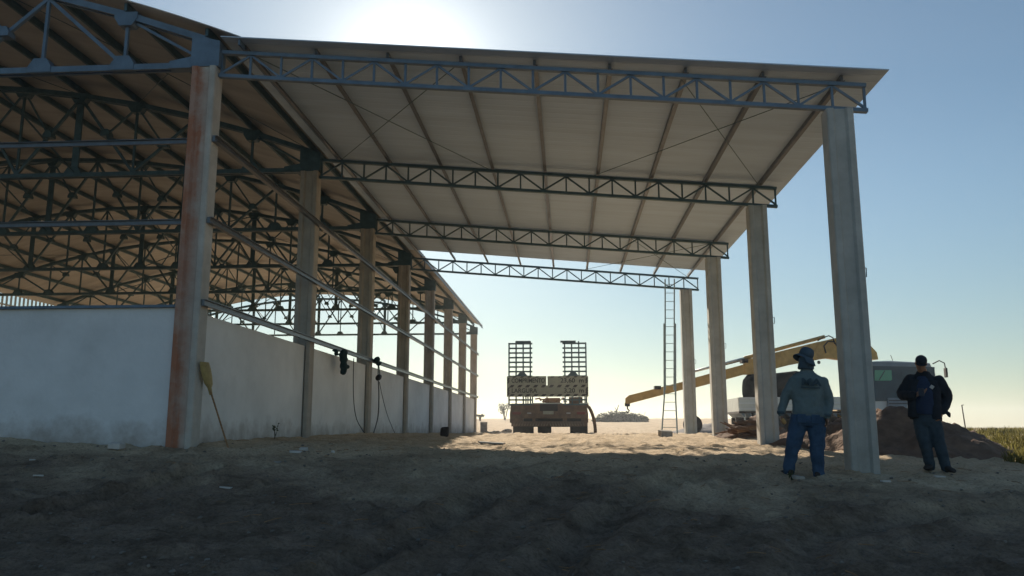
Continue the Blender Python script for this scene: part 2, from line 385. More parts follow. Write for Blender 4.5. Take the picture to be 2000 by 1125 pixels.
def gh(X, Y):
    h = base_h(X, Y)
    inside = X < -6.0 and 12.2 < Y < 51
    if Y > 160 or abs(X) > 150: return h
    p = V((X, Y, 0)); nz = noise.noise
    near = sst((16 - Y) / 6)
    a = 1 - .85 * inside
    h += a * (.045 - .015 * near) * nz(p * .55 + V((3, 1, 7)))
    h += a * (.035 - .018 * near) * nz(p * 1.7 + V((9, 4, 2)))
    if Y < 60:
        h += a * (.044 - .018 * near) * (abs(nz(p * 3.6)) * 2 - .5)
        h += a * .021 * nz(p * 8.5)
        c = nz(p * 5.5 + V((1, 8, 2))); h -= a * .05 * max(0, c - .22) * 2
    if Y < 14:
        c = nz(V((X * 3.4 + 5, Y * 2.9, 3)))
        if c > .2: h += near * min(.045, (c - .2) * .22) * (1 + .9 * nz(p * 14))
        h += near * .010 * nz(p * 17)
        for pts, w_, d_ in RUTS:
            q = seg_d(X, Y, pts)
            if q < w_ * 3: h += (.018 * math.sin(Y * 26) * math.exp(-(q / w_) ** 4)) + -d_ * math.exp(-(q / w_) ** 2) + d_ * .6 * math.exp(-((q - w_ * 1.7) / (w_ * .6)) ** 2)
    return h
def make_ground():
    ys = []; y = -60.
    while y < 430:
        ys.append(y)
        if y < 4: y += 4 if y < -2 else 1
        elif y < 34: y += .055 + .011 * max(0, y - 9)
        else: y *= 1.03 if y < 200 else 1.12
    xs = [0.]; x = 0.
    while x < 400:
        x += .055 if x < 1 else (.055 + .0055 * (x - 1) if x < 14 else x * .03 if x < 60 else x * .13)
        xs.append(x)
    xs = [-q for q in xs[:0:-1]] + xs
    vs = [(a, b, gh(a, b)) for b in ys for a in xs]
    n = len(xs)
    fs = [(j * n + i, j * n + i + 1, (j + 1) * n + i + 1, (j + 1) * n + i) for j in range(len(ys) - 1) for i in range(n - 1)]
    me = bpy.data.meshes.new('ground'); me.from_pydata(vs, [], fs); me.materials.append(M['ground'])
    for p in me.polygons: p.use_smooth = True
    o = bpy.data.objects.new('ground', me); C.collection.objects.link(o); tag(o, kind='structure')
    print('ground verts', len(vs))
make_ground()

# ------------------------------------------------------------------ warehouse
Y0, BAY, NF = 12.25, 5.5, 8
XL, XF = -5.87, -25.87             # column rows under the arched roof
XC = 4.20                          # canopy columns
CW, CD = .40, .31
HB = 5.84                          # underside of the arched trusses (above the eye)
def arch(x): return 8.27 - .0189 * (x + 15.87) ** 2

def column_mesh(mb, h, z0=0):
    a, b, g, q = CW / 2, CD / 2, .075, .045   # H-like section: a trapezoid groove down the front and back
    c = .018
    out = [(-a, -b + c), (-a + c, -b), (-g - q * .7, -b), (-g, -b + q), (g, -b + q), (g + q * .7, -b), (a - c, -b), (a, -b + c),
           (a, b - c), (a - c, b), (g + q * .7, b), (g, b - q), (-g, b - q), (-g - q * .7, b), (-a + c, b), (-a, b - c)]
    mb.prism(out, 'z', z0, z0 + h)
    return mb
wh = thing('warehouse', (XL, Y0, -.34), 'half-built open warehouse with arched truss roof, concrete columns and white low walls', 'warehouse')
cz = -1.0
def place_columns(root, X, zt, n, m0, m):
    o0 = None; res = []
    for i in range(n):
        Y = Y0 + BAY * i
        if i == 0:
            o = column_mesh(MB(), zt - cz).build('column', m0, root, bevel=0)
            o.location = V((X, Y, cz)) - root.location
        elif i == 1:
            o = column_mesh(MB(), zt - cz).build('column', m, root); o.location = V((X, Y, cz)) - root.location; o0 = o
        else: o = copy_part(o0, root, V((X, Y, cz)) - root.location)
        res.append(o)
    return res
cols = place_columns(wh, XL, HB, NF, M['conc_rust'], M['conc_brown'])
cols[0]['label'] = 'front corner column with orange mud stains'
place_columns(wh, XF, HB, NF, M['conc'], M['conc'])

# arched roof trusses
NP = 14
def node(k): return XL + (XF - XL) * k / NP
def roof_truss(mat_):
    """built in the plane y = 0, x and z in world values, origin moved to the root afterwards"""
    tr = MB()
    for dy in (-.055, .055):                                    # double angles with the webs between them
        tr.box(((XL + XF) / 2, dy, HB + .05), (XL - XF + .3, .05, .10))
        for k in range(NP):
            for j in range(1):
                a, b = node(k), node(k + 1)
                tr.bar((a, dy, arch(a) - .05), (b, dy, arch(b) - .05), .05, .11, up=(0, 0, 1))
    o = tr.build('roof_truss', mat_, wh)
    wb = MB(); subs = []
    for k in range(1, NP):
        x = node(k); wide = .16 if k in (4, 7, 10) else .05
        if k in (4, 7, 10): subs.append(('king_post', MB().bar((x, 0, HB + .1), (x, 0, arch(x) - .1), .05, wide, up=(1, 0, 0))))
        else: wb.bar((x, 0, HB + .1), (x, 0, arch(x) - .1), .05, .05)
    for k in range(NP):
        a, b = node(k), node(k + 1)
        if k in (0, NP - 1):
            i, j = (b, a) if k == 0 else (a, b)
            wb.bar((i, 0, arch(i) - .1), (j, 0, HB + .12), .045)
            continue
        up_first = (k % 2 == 1) if k < 7 else (k % 2 == 0)
        lo, hi = (a, b) if up_first else (b, a)
        p, q = V((lo, 0, HB + .1)), V((hi, 0, arch(hi) - .1))
        wb.bar(p, q, .06, .06)
        if 2 <= k <= 11:                                        # sub-divided panels: a short strut off the middle of the diagonal
            mid = (p + q) / 2
            wb.bar(mid, (lo, 0, arch(lo) - .1), .038)
    wb.build('web_bars', mat_, o)
    for n_, mb in subs: mb.build(n_, mat_, o)
    g0 = None
    for k in range(1, NP):
        for z, s in ((HB + .08, 1), (arch(node(k)) - .08, -1)):
            if k in (7,) or k % 2 == (0 if s > 0 else 1) or k in (1, 4, 10, 13):
                if g0 is None:
                    g0 = MB().prism([(-.20, -.07), (.20, -.07), (.20, .03), (.11, .17), (-.11, .17), (-.20, .03)], 'y', -.09, .09).build('gusset_plate', mat_, o)
                    g = g0
                else:
                    g = g0.copy(); C.collection.objects.link(g); g.parent = o
                g.location = (node(k), 0, z); g.rotation_euler = (0, 0 if s > 0 else PI, 0)
    for k in range(2, 12):
        a, b = node(k), node(k + 1); mid = ((a + b) / 2, 0, (HB + .1 + arch(b if ((k % 2 == 1) if k < 7 else (k % 2 == 0)) else a) - .1) / 2)
        g = g0.copy(); C.collection.objects.link(g); g.parent = o; g.scale = (.55, 1, .7); g.location = mid
    for x, s in ((XL, 1), (XF, -1)):
        hp = MB().prism([(x + s * .24, HB), (x - s * .24, HB), (x - s * .24, arch(x) + .02), (x + s * .24, arch(x) - .12 + .02)], 'y', -.13, .13)
        hp.prism([(x - s * .24, HB), (x - s * .62, HB), (x - s * .62, HB + .13), (x - s * .24, HB + .2)], 'y', -.09, .09)
        hp.build('heel_plate', mat_, o, bevel=.006)
    return o
t0 = roof_truss(M['steel']); t0.location = V((0, Y0, 0)) - wh.location
t1 = roof_truss(M['steel_teal']); t1.location = V((0, Y0 + BAY, 0)) - wh.location
for i in range(2, NF): copy_part(t1, wh, V((0, Y0 + BAY * i, 0)) - wh.location)

YF, YE = Y0 - .22, Y0 + BAY * 7 - .55
# purlins
P0 = None
for k in range(0, NP * 1 + 1):
    x = node(k); z = arch(x) + .065
    if P0 is None:
        P0 = MB().box((0, (YF + .1 + YE + .6) / 2, 0), (.05, YE - YF + .5, .13)).box((.03, (YF + .1 + YE + .6) / 2, .055), (.05, YE - YF + .5, .012)).build('purlin', M['steel_teal'], wh); p = P0
    else: p = copy_part(P0, wh, (0, 0, 0))
    p.location = V((x, 0, z)) - wh.location
# bracing between frames: crossed bars at three lines of nodes, thin rods in the roof plane
B0 = None
for k in (4, 7, 10):
    for i in range(NF - 1):
        y0, y1 = Y0 + BAY * i + .1, Y0 + BAY * (i + 1) - .1; x = node(k)
        if (i + k) % 2 == 0:
            mb = MB(); r = .028
            mb.bar((x, y0, HB + .1), (x, y1, arch(x) - .15), r); mb.bar((x + .04, y0, arch(x) - .15), (x + .04, y1, HB + .1), r)
            mb.build('cross_brace', M['steel_teal'], wh, world=True)
for i in (0, 3, 6):
    for a, b in ((0, 3), (4, 7), (7, 10), (11, 14)):
        xa, xb = node(a), node(b); ya, yb = Y0 + BAY * i, Y0 + BAY * (i + 1)
        for (p, q) in ((ya, yb), (yb, ya)):
            pts = [(xa + (xb - xa) * t / 6, p + (q - p) * t / 6, arch(xa + (xb - xa) * t / 6) - .02) for t in range(7)]
            MB().tube(pts, .009, 5).build('tie_rod', M['steel_teal'], wh, world=True)

def corr_sheet(name, xs_z, y0, y1, m, parent, pitch=.25, rib=.032):
    """trapezoidal sheet: ribs run down the slope, repeat along Y"""
    ys = []
    y = y0
    while y < y1 - .001:
        for d, h in ((0, 0), (pitch * .62, 0), (pitch * .74, rib), (pitch * .88, rib)):
            if y + d <= y1: ys.append((y + d, h))
        y += pitch
    n = len(xs_z); vs = []; fs = []
    for (yy, h) in ys:
        for (x, z) in xs_z: vs.append((x, yy, z))
        for (x, z) in xs_z: vs.append((x, yy, z + h + .018))
    m_ = 2 * n
    for j in range(len(ys) - 1):
        for i in range(n - 1):
            fs.append((j * m_ + i, j * m_ + i + 1, (j + 1) * m_ + i + 1, (j + 1) * m_ + i))
            fs.append((j * m_ + n + i, (j + 1) * m_ + n + i, (j + 1) * m_ + n + i + 1, j * m_ + n + i + 1))
        for i in (0, n - 1): fs.append((j * m_ + i, (j + 1) * m_ + i, (j + 1) * m_ + n + i, j * m_ + n + i))
    for j in (0, len(ys) - 1):
        for i in range(n - 1): fs.append((j * m_ + i, j * m_ + i + 1, j * m_ + n + i + 1, j * m_ + n + i))
    mb = MB(); mb.add(vs, fs)
    return mb.build(name, m, parent, world=True)
EAVE = .62
xs = [XL + EAVE - (XL - XF + 2 * EAVE) * i / 42 for i in range(43)]
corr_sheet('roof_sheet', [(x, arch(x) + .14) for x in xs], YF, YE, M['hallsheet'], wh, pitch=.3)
gut = MB().box((XL + EAVE - .02, (YF + YE) / 2, arch(XL + EAVE) + .06), (.03, YE - YF, .10))
gut.build('eave_flashing', M['steel'], wh, world=True)

# low walls: front panels and side panels between the columns
WT = 1.86
mb = MB().box(((XL - CW / 2 - 8.0), Y0 + .02, (WT - 1.2) / 2), (15.98 - .0, .15, WT + 1.2)); 
mb.build('front_wall', M['plaster'], wh, world=True)
MB().box((XL - CW / 2 - 16.0 - 1.78, Y0 + .02, (WT - 1.2) / 2), (3.5, .15, WT + 1.2)).build('front_wall', M['plaster'], wh, world=True)
fx = XL + CW / 2 - .125
s0 = None
for i in range(NF - 1):
    ya = Y0 + BAY * i + CD / 2; L_ = BAY - CD - .004
    if s0 is None:
        s0 = MB().box((0, 0, (WT - 1.0) / 2 - .03), (.15, L_, WT + .94)).build('side_wall', M['plaster2'], wh); s = s0
    else: s = copy_part(s0, wh, (0, 0, 0))
    s.location = V((fx - .075, ya + L_ / 2 + .002, 0)) - wh.location
    c = s0.copy(); C.collection.objects.link(c); c.parent = wh; c.location = V((XF - .15, ya + L_ / 2 + .002, 0)) - wh.location
# girts (rails)
gx0 = XL + CW / 2 + .035
for z in (4.6, 3.25, 1.93):
    g = MB()
    y0g, y1g = Y0 - .12, Y0 + BAY * 7 + .45
    g.box((gx0, (y0g + y1g) / 2, z), (.045, y1g - y0g, .10)).box((gx0 + .035, (y0g + y1g) / 2, z + .045), (.045, y1g - y0g, .012)).box((gx0 + .035, (y0g + y1g) / 2, z - .045), (.045, y1g - y0g, .012))
    g.build('side_rail', M['galv'], wh, world=True)
for z in (4.6, 3.25):
    MB().box(((XL + XF) / 2, Y0 + .0, z), (XL - XF - CW - .006, .05, .075)).box(((XL + XF) / 2, Y0 - .035, z + .035), (XL - XF - CW - .006, .05, .01)).build('front_rail', M['galv'], wh, world=True)
MB().box(((XL + XF) / 2 - .0, Y0 - .02, WT + .022), (XL - XF - CW - .02, .2, .04)).build('wall_cap', M['steel'], wh, world=True)
# vertical slats along the far side, seen under the far eave
sl = MB()
y = Y0 + BAY * 4 - 4
while y < Y0 + BAY * 6.6:
    sl.box((XF - .3, y, 4.0), (.02, .13, 4.4)); y += .3
for z in (2.2, 4.0, 5.7): sl.box((XF - .26, Y0 + BAY * 5.0 - .3, z), (.04, BAY * 3.3, .07))
sl.build('slatted_side_screen', M['alu'], wh, world=True)

# ------------------------------------------------------------------ side canopy
SL = .0864; XA, XB = XL + CW / 2 + .01, 4.66
def cz_bot(x): return 5.69 - SL * (x - XA)
DEP = .47
ca = thing('side_canopy', (XC, Y0, -.66), 'lean-to canopy with pale ribbed roof on lattice beams and four concrete columns', 'canopy')
ccols = place_columns(ca, XC, cz_bot(XC) - .004, 4, M['conc'], M['conc'])
ccols[0]['label'] = 'nearest canopy column, beside the two men'
def loop_mb(z):
    x = CW / 2
    return MB().tube([(x - .02, 0, z), (x + .06, 0, z + .01), (x + .065, 0, z + .14), (x - .02, 0, z + .16)], .008, 6)
l1 = None
for c in ccols:
    z = 2.22 - cz
    if l1 is None: l1 = loop_mb(z).build('lifting_loop', M['rustdark'], c); continue
    q = l1.copy(); C.collection.objects.link(q); q.parent = c
def beam_mat(i): return M['steel'] if i == 0 else M['steel_teal']
def canopy_beam(m):
    o = MB(); a, b = XA, XB; n = 20
    o.bar((a, 0, cz_bot(a) + .03), (b, 0, cz_bot(b) + .03), .09, .06)
    o.bar((a, 0, cz_bot(a) + DEP - .03), (b, 0, cz_bot(b) + DEP - .03), .09, .06)
    o = o.build('lattice_beam', m, ca)
    st = (b - a) / n; v0 = None; d0 = d1 = None
    dz = DEP - .12
    for i in range(n + 1):
        x = a + st * i + (.03 if i == 0 else -.03 if i == n else 0)
        if v0 is None: v0 = MB().bar((0, 0, .06), (0, 0, DEP - .06), .035, .035).build('upright', m, o); q = v0
        else: q = v0.copy(); C.collection.objects.link(q); q.parent = o
        q.location = (x, 0, cz_bot(x))
    for i in range(n):
        x = a + st * i
        if i % 2 == 0:
            if d0 is None: d0 = MB().bar((.02, 0, .07), (st - .02, 0, DEP - .07 - SL * st), .038, .034).build('diagonal', m, o); q = d0
            else: q = d0.copy(); C.collection.objects.link(q); q.parent = o
        else:
            if d1 is None: d1 = MB().bar((.02, 0, DEP - .07), (st - .02, 0, .07 - SL * st), .038, .034).build('diagonal', m, o); q = d1
            else: q = d1.copy(); C.collection.objects.link(q); q.parent = o
        q.location = (x, 0, cz_bot(x))
    return o
b0 = canopy_beam(M['steel']); b0.location = V((0, Y0, 0)) - ca.location
b1 = canopy_beam(M['steel_teal']); b1.location = V((0, Y0 + BAY, 0)) - ca.location
for i in (2, 3): copy_part(b1, ca, V((0, Y0 + BAY * i, 0)) - ca.location)
def cz_top(x): return cz_bot(x) + DEP
CYF, CYE = Y0 - .26, 28.1
P1 = None
for k in range(9):
    x = -5.25 + 1.194 * k
    if P1 is None:
        P1 = MB().box((0, (CYF + .24 + 28.9) / 2, 0), (.04, 28.66 - CYF, .085)).box((.028, (CYF + .24 + 28.9) / 2, -.0425), (.045, 28.66 - CYF, .008)).build('purlin', M['galv'], ca); p = P1
    else: p = copy_part(P1, ca, (0, 0, 0))
    p.location = V((x, 0, cz_top(x) + .07)) - ca.location
xs = [XL + .3 + (4.93 - XL - .3) * i / 12 for i in range(13)]
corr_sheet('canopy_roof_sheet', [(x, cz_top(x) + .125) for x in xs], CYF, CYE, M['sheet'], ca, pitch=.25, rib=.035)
for yb in (Y0 + .3, Y0 + BAY + .35, Y0 + 2 * BAY + .35):
    MB().bar((XA, yb, cz_top(XA) + .09), (XB, yb, cz_top(XB) + .09), .1, .02).build('sheet_lap', M['sheet'], ca, world=True)
for i in (0, 2):
    r = MB()
    for (xa, ya), (xb, yb) in (((.6, 1), (4.3, 0)), ((1.8, 0), (4.3, 1)), ((-5.2, 0), (-1.7, 1)), ((-5.2, 1), (-1.7, 0))):
        if i == 2 and xa < 0: continue
        r = MB().tube([(xa, Y0 + BAY * (i + ya), cz_top(xa) - .01), (xb, Y0 + BAY * (i + yb), cz_top(xb) - .01)], .008, 5)
        r.build('tie_rod', M['steel_teal'], ca, world=True)

# ------------------------------------------------------------------ placing by line of sight onto the real ground
def on_ground(x, y):
    d = ray(x, y); Y = 5.
    while Y < 400:
        p = d * (Y / d.y)
        if p.z <= gh(p.x, Y): return V((p.x, Y, gh(p.x, Y)))
        Y += .02 + Y * .001
    return d * (400 / d.y)
def at_x(x, y, X): d = ray(x, y); return d * (X / d.x)
def text(name, body, size, loc, m, parent, rot=(PI / 2, 0, 0), align='LEFT', sx=1.0, ext=.003, bold=.0):
    cu = bpy.data.curves.new(name, 'FONT'); cu.body = body; cu.size = size; cu.extrude = ext; cu.align_x = align; cu.offset = bold
    tmp = bpy.data.objects.new('tmp', cu); C.collection.objects.link(tmp)
    me = bpy.data.meshes.new_from_object(tmp.evaluated_get(bpy.context.evaluated_depsgraph_get()))
    bpy.data.objects.remove(tmp); me.materials.clear(); me.materials.append(m)
    o = bpy.data.objects.new(name, me); C.collection.objects.link(o)
    o.location = loc; o.rotation_euler = rot; o.scale = (sx, 1, 1); o.parent = parent
    return o

# ------------------------------------------------------------------ low-loader trailer seen from behind
TY = 32.8
tc = at(1072, 812, TY)
TG = gh(tc.x, TY) - .01
tr = thing('lowbed_trailer', (tc.x, TY, TG), 'rusty orange low-loader trailer with raised ramps and a wide warning board, seen from behind', 'trailer')
def zl(py): return at(1072, py, TY).z - TG
def xl(px_): return at(px_, 800, TY).x - tc.x
W2 = 1.56
# deck and rear body
b = MB()
b.prism([(-W2, zl(808)), (-W2 + .06, zl(788)), (W2 - .06, zl(788)), (W2, zl(808)), (W2, zl(817)), (-W2, zl(817))], 'y', 0, .5)
b.box((0, 7, zl(792)), (3.1, 13, .16))
b.box((-.75, 7, zl(804)), (.16, 13, .3)); b.box((.75, 7, zl(804)), (.16, 13, .3))
b.build('deck', M['rust'], tr, bevel=.01)
b = MB()
for x0, x1 in ((-W2, -1.02), (-.66, -.55), (.55, .72), (1.28, W2)):
    b.box(((x0 + x1) / 2, .12, (zl(817) + zl(824)) / 2 - .02), (x1 - x0, .2, zl(817) - zl(824) + .03))
b.build('bumper_bracket', M['rust'], tr)
MB().box((0, .05, zl(828)), (3.0, .12, zl(823) - zl(833))).build('bumper', M['rust'], tr, bevel=.01)
bs = tr.children[-1]
st = None
for i in range(26):
    if st is None:
        st = MB().add([(-.05, 0, -.07), (.0, 0, -.07), (.05, 0, .07), (0, 0, .07), (-.05, .006, -.07), (.0, .006, -.07), (.05, .006, .07), (0, .006, .07)],
                      [(0, 1, 2, 3), (4, 7, 6, 5), (0, 4, 5, 1), (1, 5, 6, 2), (2, 6, 7, 3), (3, 7, 4, 0)]).build('bumper_stripe', M['stripe'], bs); q = st
    else: q = st.copy(); C.collection.objects.link(q); q.parent = bs
    x = -1.38 + i * .11; q.location = (x, -.018, zl(828)); q.scale = (-1 if x > .05 else 1, 1, 1)
MB().box((0, -.01, zl(795)), (1.15, .03, .40)).build('number_plate_recess', M['rustdark'], tr).scale = (.62, 1, .8)
tr.children[-1].location = (0, 0, zl(795) * .2)
MB().box((-.02, -.035, zl(806)), (.42, .012, .13)).build('number_plate', M['signw'], tr, bevel=.004)
for x in (-1.28, 1.28):
    b = MB().box((x, -.02, zl(807)), (.34, .05, .1)).build('tail_light', M['red'], tr, bevel=.008)
    b2 = MB()
    for dx in (-.36,): MB().box((x - math.copysign(.5, x), -.02, zl(807)), (.16, .04, .05)).build('reflector', M['scrap'], tr)
MB().bar((xl(1040), -.06, zl(788)), (xl(1098), -.06, zl(788)), .04).build('rear_rail', M['alu'], tr)
MB().bar((xl(1132), -.06, zl(788)), (xl(1150), -.06, zl(788)), .04).build('rear_rail', M['alu'], tr)
# axles and wheels
MB().tube([(-1.35, 1.2, .42), (1.35, 1.2, .42)], .09, 10).build('axle', M['rustdark'], tr)
prof = [(.25, -.13), (.44, -.14), (.50, -.11), (.515, -.05), (.515, .05), (.50, .11), (.44, .14), (.25, .13)]
wh0 = None
for y in (1.2, 2.45, 3.7):
    for x in (-1.28, -.93, .98, 1.33):
        if wh0 is None:
            wh0 = MB().lathe(prof, axis='x', n=28).build('tyre', M['rubber'], tr, smooth=False); q = wh0
            MB().lathe([(.05, -.05), (.24, -.1), (.25, .1), (.05, .05)], axis='x', n=20).build('rim', M['rustdark'], wh0)
        else: q = copy_part(wh0, tr, (0, 0, 0))
        q.location = (x, y, .51)
MB().box((-.2, .9, .40), (.55, .5, .62)).box((-.2, 1.0, .12), (.5, .3, .2)).build('spare_carrier', M['rubber'], tr, bevel=.04)
MB().box((0, 1.0, .66), (2.9, .6, .36)).build('underframe', M['rustdark'], tr)
for x0_, x1_ in ((xl(1000), xl(1041)), (xl(1115), xl(1148))): MB().box(((x0_ + x1_) / 2, .62, .32), (x1_ - x0_, .03, .56)).build('mudflap', M['rubber'], tr)
# curved side guard / mudguard on the right
g = MB(); pts = []
for t in range(9):
    pts.append((W2 - .08 + .36 * math.sin(t / 8 * PI * .5) ** .8 , zl(790) - (zl(790) - .1) * (t / 8) ** 1.3))
for p_, q_ in zip(pts, pts[1:]): g.bar((p_[0], .25, p_[1]), (q_[0], .25, q_[1]), .12, .35, up=(0, 1, 0))
g.build('mudguard', M['rust'], tr)
# raised ramps
def ramp(x0, x1, x_tall, flip, lab):
    zt, zb = zl(670), zl(790)
    o = MB()
    xs_ = [x0, x0 + (x1 - x0) / 3, x0 + 2 * (x1 - x0) / 3, x1]
    for x in xs_: o.box((x, .05, (zt + zb) / 2 + .02), (.055, .10, zt - zb + (.1 if x in x_tall else 0)))
    o = o.build('ramp', M['steel_teal'], tr)
    r0 = None; n = 14
    for i in range(n):
        z = zt - .02 - i * .188
        if r0 is None: r0 = MB().box(((x0 + x1) / 2 + flip * .04, -.0, 0), (x1 - x0 + .09, .09, .06)).build('ramp_rung', M['steel_teal'], o); q = r0
        else: q = r0.copy(); C.collection.objects.link(q); q.parent = o
        q.location = (0, .0, z)
    MB().box(((xs_[1] + (xs_[3] if flip > 0 else xs_[0])) / 2 if flip < 0 else (xs_[1] + xs_[3]) / 2, 0, zt + .05), (.62, .1, .08)).build('ramp_toe', M['steel_teal'], o)
    xm = xs_[1 if flip < 0 else 2]
    MB().prism([(-.26, 0), (.26, 0), (.08, .2), (-.08, .2)], 'y', -.06, .0).build('ramp_hinge', M['steel_teal'], o).location = ((x0 + x1) / 2 + flip * .1, -.02, zl(736))
    return o
ra, rb = xl(994), xl(1036); r1 = ramp(ra, rb, (ra + (rb - ra) / 3, rb), 1, '')
ra, rb = xl(1104), xl(1146); r2 = ramp(ra, rb, (ra, ra + 2 * (rb - ra) / 3), -1, '')
# warning board, two leaves over one wide strip
def sg(py): return zl(py)
bd = MB()
bl, br = xl(990.5), xl(1149.5); bm_ = xl(1068.5)
zt, zmid, zb = sg(735), sg(753), sg(775)
bd.box(((bl + bm_ - .02) / 2, -.12, (zt + zmid) / 2), (bm_ - .02 - bl, .03, zt - zmid))
bd.box(((br + bm_ + .03) / 2, -.12, (zt + zmid) / 2), (br - bm_ - .03, .03, zt - zmid))
bd.box(((bl + br) / 2, -.12, (zmid + zb) / 2 - .001), (br - bl, .03, zmid - zb - .002))
board = bd.build('warning_board', M['signw'], tr)
sz = .24
text('lettering', 'COMPRIMENTO', sz, (bl + .18, -.138, sg(747.5)), M['black'], board, sx=.78, bold=.005)
text('lettering', '23,60  m', sz, (br - .17, -.138, sg(747.5)), M['black'], board, align='RIGHT', sx=1.1, bold=.005)
text('lettering', 'LARGURA', sz, (bl + .18, -.138, sg(767)), M['black'], board, sx=.95, bold=.005)
text('lettering', '3,20  m', sz, (br - .17, -.138, sg(767)), M['black'], board, align='RIGHT', sx=1.1, bold=.005)
h0 = None
def hz(x, z, sx=1, sz_=1):
    global h0
    if h0 is None:
        h0 = MB().prism([(-.11, -.05), (.03, -.05), (.11, .05), (-.03, .05)], 'y', -.003, .003).build('hazard_stripe', M['hazard'], board); q = h0
    else: q = h0.copy(); C.collection.objects.link(q); q.parent = board
    q.location = (x, -.1385, z); q.scale = (sx, 1, sz_)
for i in range(10):
    x = bl + .2 + i * (br - bl - .4) / 9
    hz(x, sg(754.5)); hz(x, sg(772.6), 1.1)
for i in range(10):
    x = bl + .3 + i * (br - bl - .5) / 9
    if abs(x - bm_) > .15: hz(x, sg(736.6), .9, .5)
for z in (741, 746, 760, 765, 770):
    hz(bl + .06, sg(z), .45, 1.2); hz(br - .06, sg(z), .5, 1.3)
# load binders and chains under the board
b = MB()
for i in range(16):
    x = random.uniform(xl(1052), xl(1110)); z = random.uniform(zl(786), zl(776))
    b.bar((x, random.uniform(.0, .6), z), (x + random.uniform(-.25, .25), random.uniform(0, .6), z + random.uniform(-.08, .08)), random.uniform(.03, .07))
b.box((.15, .5, zl(784)), (.6, .4, .3)); b.box((xl(1125), .6, zl(783)), (.55, .4, .34))
b.build('chain_binders', M['rust'], tr)
for px_ in (1027, 1031, 1040, 1143): MB().bar((xl(px_), .1, zl(790)), (xl(px_), .1, zl(774)), .05).build('board_post', M['steel_teal'], tr)

# ------------------------------------------------------------------ crane truck, side on
KY = 33.0
kb = at(1560, 830, KY); KG = gh(kb.x, KY)
tk = thing('crane_truck', (kb.x, KY, KG), 'white flatbed truck with yellow boom crane lowered to the left', 'crane truck')
def q2(x, y, Y=KY): p = at(x, y, Y); return (p.x, p.z)
def tkb(mb, name, m, **k): return mb.build(name, m, tk, world=True, **k)
def pane(poly, y0, y1): return MB().prism([q2(*p) for p in poly], 'y', y0, y1)
bed = tkb(pane([(1434, 778), (1636, 778), (1636, 801), (1434, 805)], KY - .9, KY - .86), 'bed_side', M['alu'])
for z in (779, 789, 800): 
    a, b_ = q2(1434, z), q2(1636, z)
    MB().box(((a[0] + b_[0]) / 2, KY - .93, a[1]), (b_[0] - a[0], .04, .06)).build('side_rib', M['white'], bed, world=True)
tkb(pane([(1434, 778), (1636, 778), (1636, 801), (1434, 805)], KY + 1.5, KY + 1.54), 'bed_side', M['alu'])
a = q2(1434, 778); b_ = q2(1434, 805)
tkb(MB().box((a[0], KY + .32, (a[1] + b_[1]) / 2), (.05, 2.34, a[1] - b_[1])), 'tailgate', M['alu'])
fl = MB(); a = q2(1434, 806); b_ = q2(1640, 804)
fl.box(((a[0] + b_[0]) / 2, KY + .32, a[1]), (b_[0] - a[0], 2.5, .08)); tkb(fl, 'bed_floor', M['rustdark'])
cb = MB()
for i in range(16):
    x = 1440 + i * 12.5; p = q2(x, 808)
    cb.prism([(p[0] - .12, p[1] + .06), (p[0] + .1, p[1] + .06), (p[0] + .12, p[1] - .16)], 'y', KY - .85, KY + 1.5)
tkb(cb, 'bed_crossmembers', M['steel'])
ch = MB(); a = q2(1436, 822); b_ = q2(1830, 822)
for y in (KY - .1, KY + .75): ch.box(((a[0] + b_[0]) / 2, y, a[1]), (b_[0] - a[0], .1, .26))
tkb(ch, 'chassis', M['rustdark'])
for x in (1447, 1458): p = q2(x, 815); tkb(MB().box((p[0], KY - .7, p[1] - .15), (.05, .05, .55)), 'under_run_post', M['alu'])
p = q2(1450, 834); tkb(MB().box((p[0], KY + .3, p[1]), (.5, 2.2, .12)), 'under_run_bar', M['alu'])
w0 = None
for x in (1500, 1560, 1785):
    for y in (KY - .75, KY + 1.4):
        p = q2(x, 830)
        if w0 is None:
            w0 = MB().lathe([(a_, c_) for a_, c_ in prof], axis='y', n=28).build('wheel', M['rubber'], tk)
            MB().lathe([(.05, -.06), (.24, -.1), (.25, .1), (.05, .06)], axis='y', n=20).build('rim', M['alu'], w0); q = w0
        else: q = copy_part(w0, tk, (0, 0, 0))
        q.location = V((p[0], y, KG + .5)) - tk.location
# cab
cab = pane([(1682, 715), (1690, 709), (1720, 708), (1798, 712), (1809, 733), (1812, 800), (1812, 822), (1682, 822)], KY - .85, KY + 1.5)
cab = tkb(cab, 'cab', M['white'], bevel=.04)
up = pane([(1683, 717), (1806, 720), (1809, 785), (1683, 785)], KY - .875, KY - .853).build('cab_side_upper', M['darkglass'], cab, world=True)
pane([(1686, 710), (1720, 710.5), (1797, 713.5), (1797, 720), (1688, 718)], KY - .885, KY - .86).build('roof_fairing', M['steel'], cab, world=True)
gm = mat('green_tinted_glass', (.10, .46, .33), .12, var=.05, trans=.35, spec=.6)
pane([(1692, 726), (1724, 726), (1725, 744), (1723, 746), (1692, 746)], KY - .895, KY - .88).build('rear_window', gm, cab, world=True, bevel=.01)
MB().bar((*q2(1700, 745)[:1], KY - .9, q2(1700, 745)[1]), (q2(1711, 727)[0], KY - .9, q2(1711, 727)[1]), .03).build('window_bar', M['darkglass'], cab, world=True)
pane([(1742, 726), (1780, 727), (1792, 748), (1744, 748)], KY - .895, KY - .88).build('door_window', M['darkglass'], cab, world=True)
pane([(1715, 779), (1751, 779), (1751, 799), (1715, 799)], KY - 1.02, KY - .853).build('side_locker', M['steel'], cab, world=True, bevel=.01)
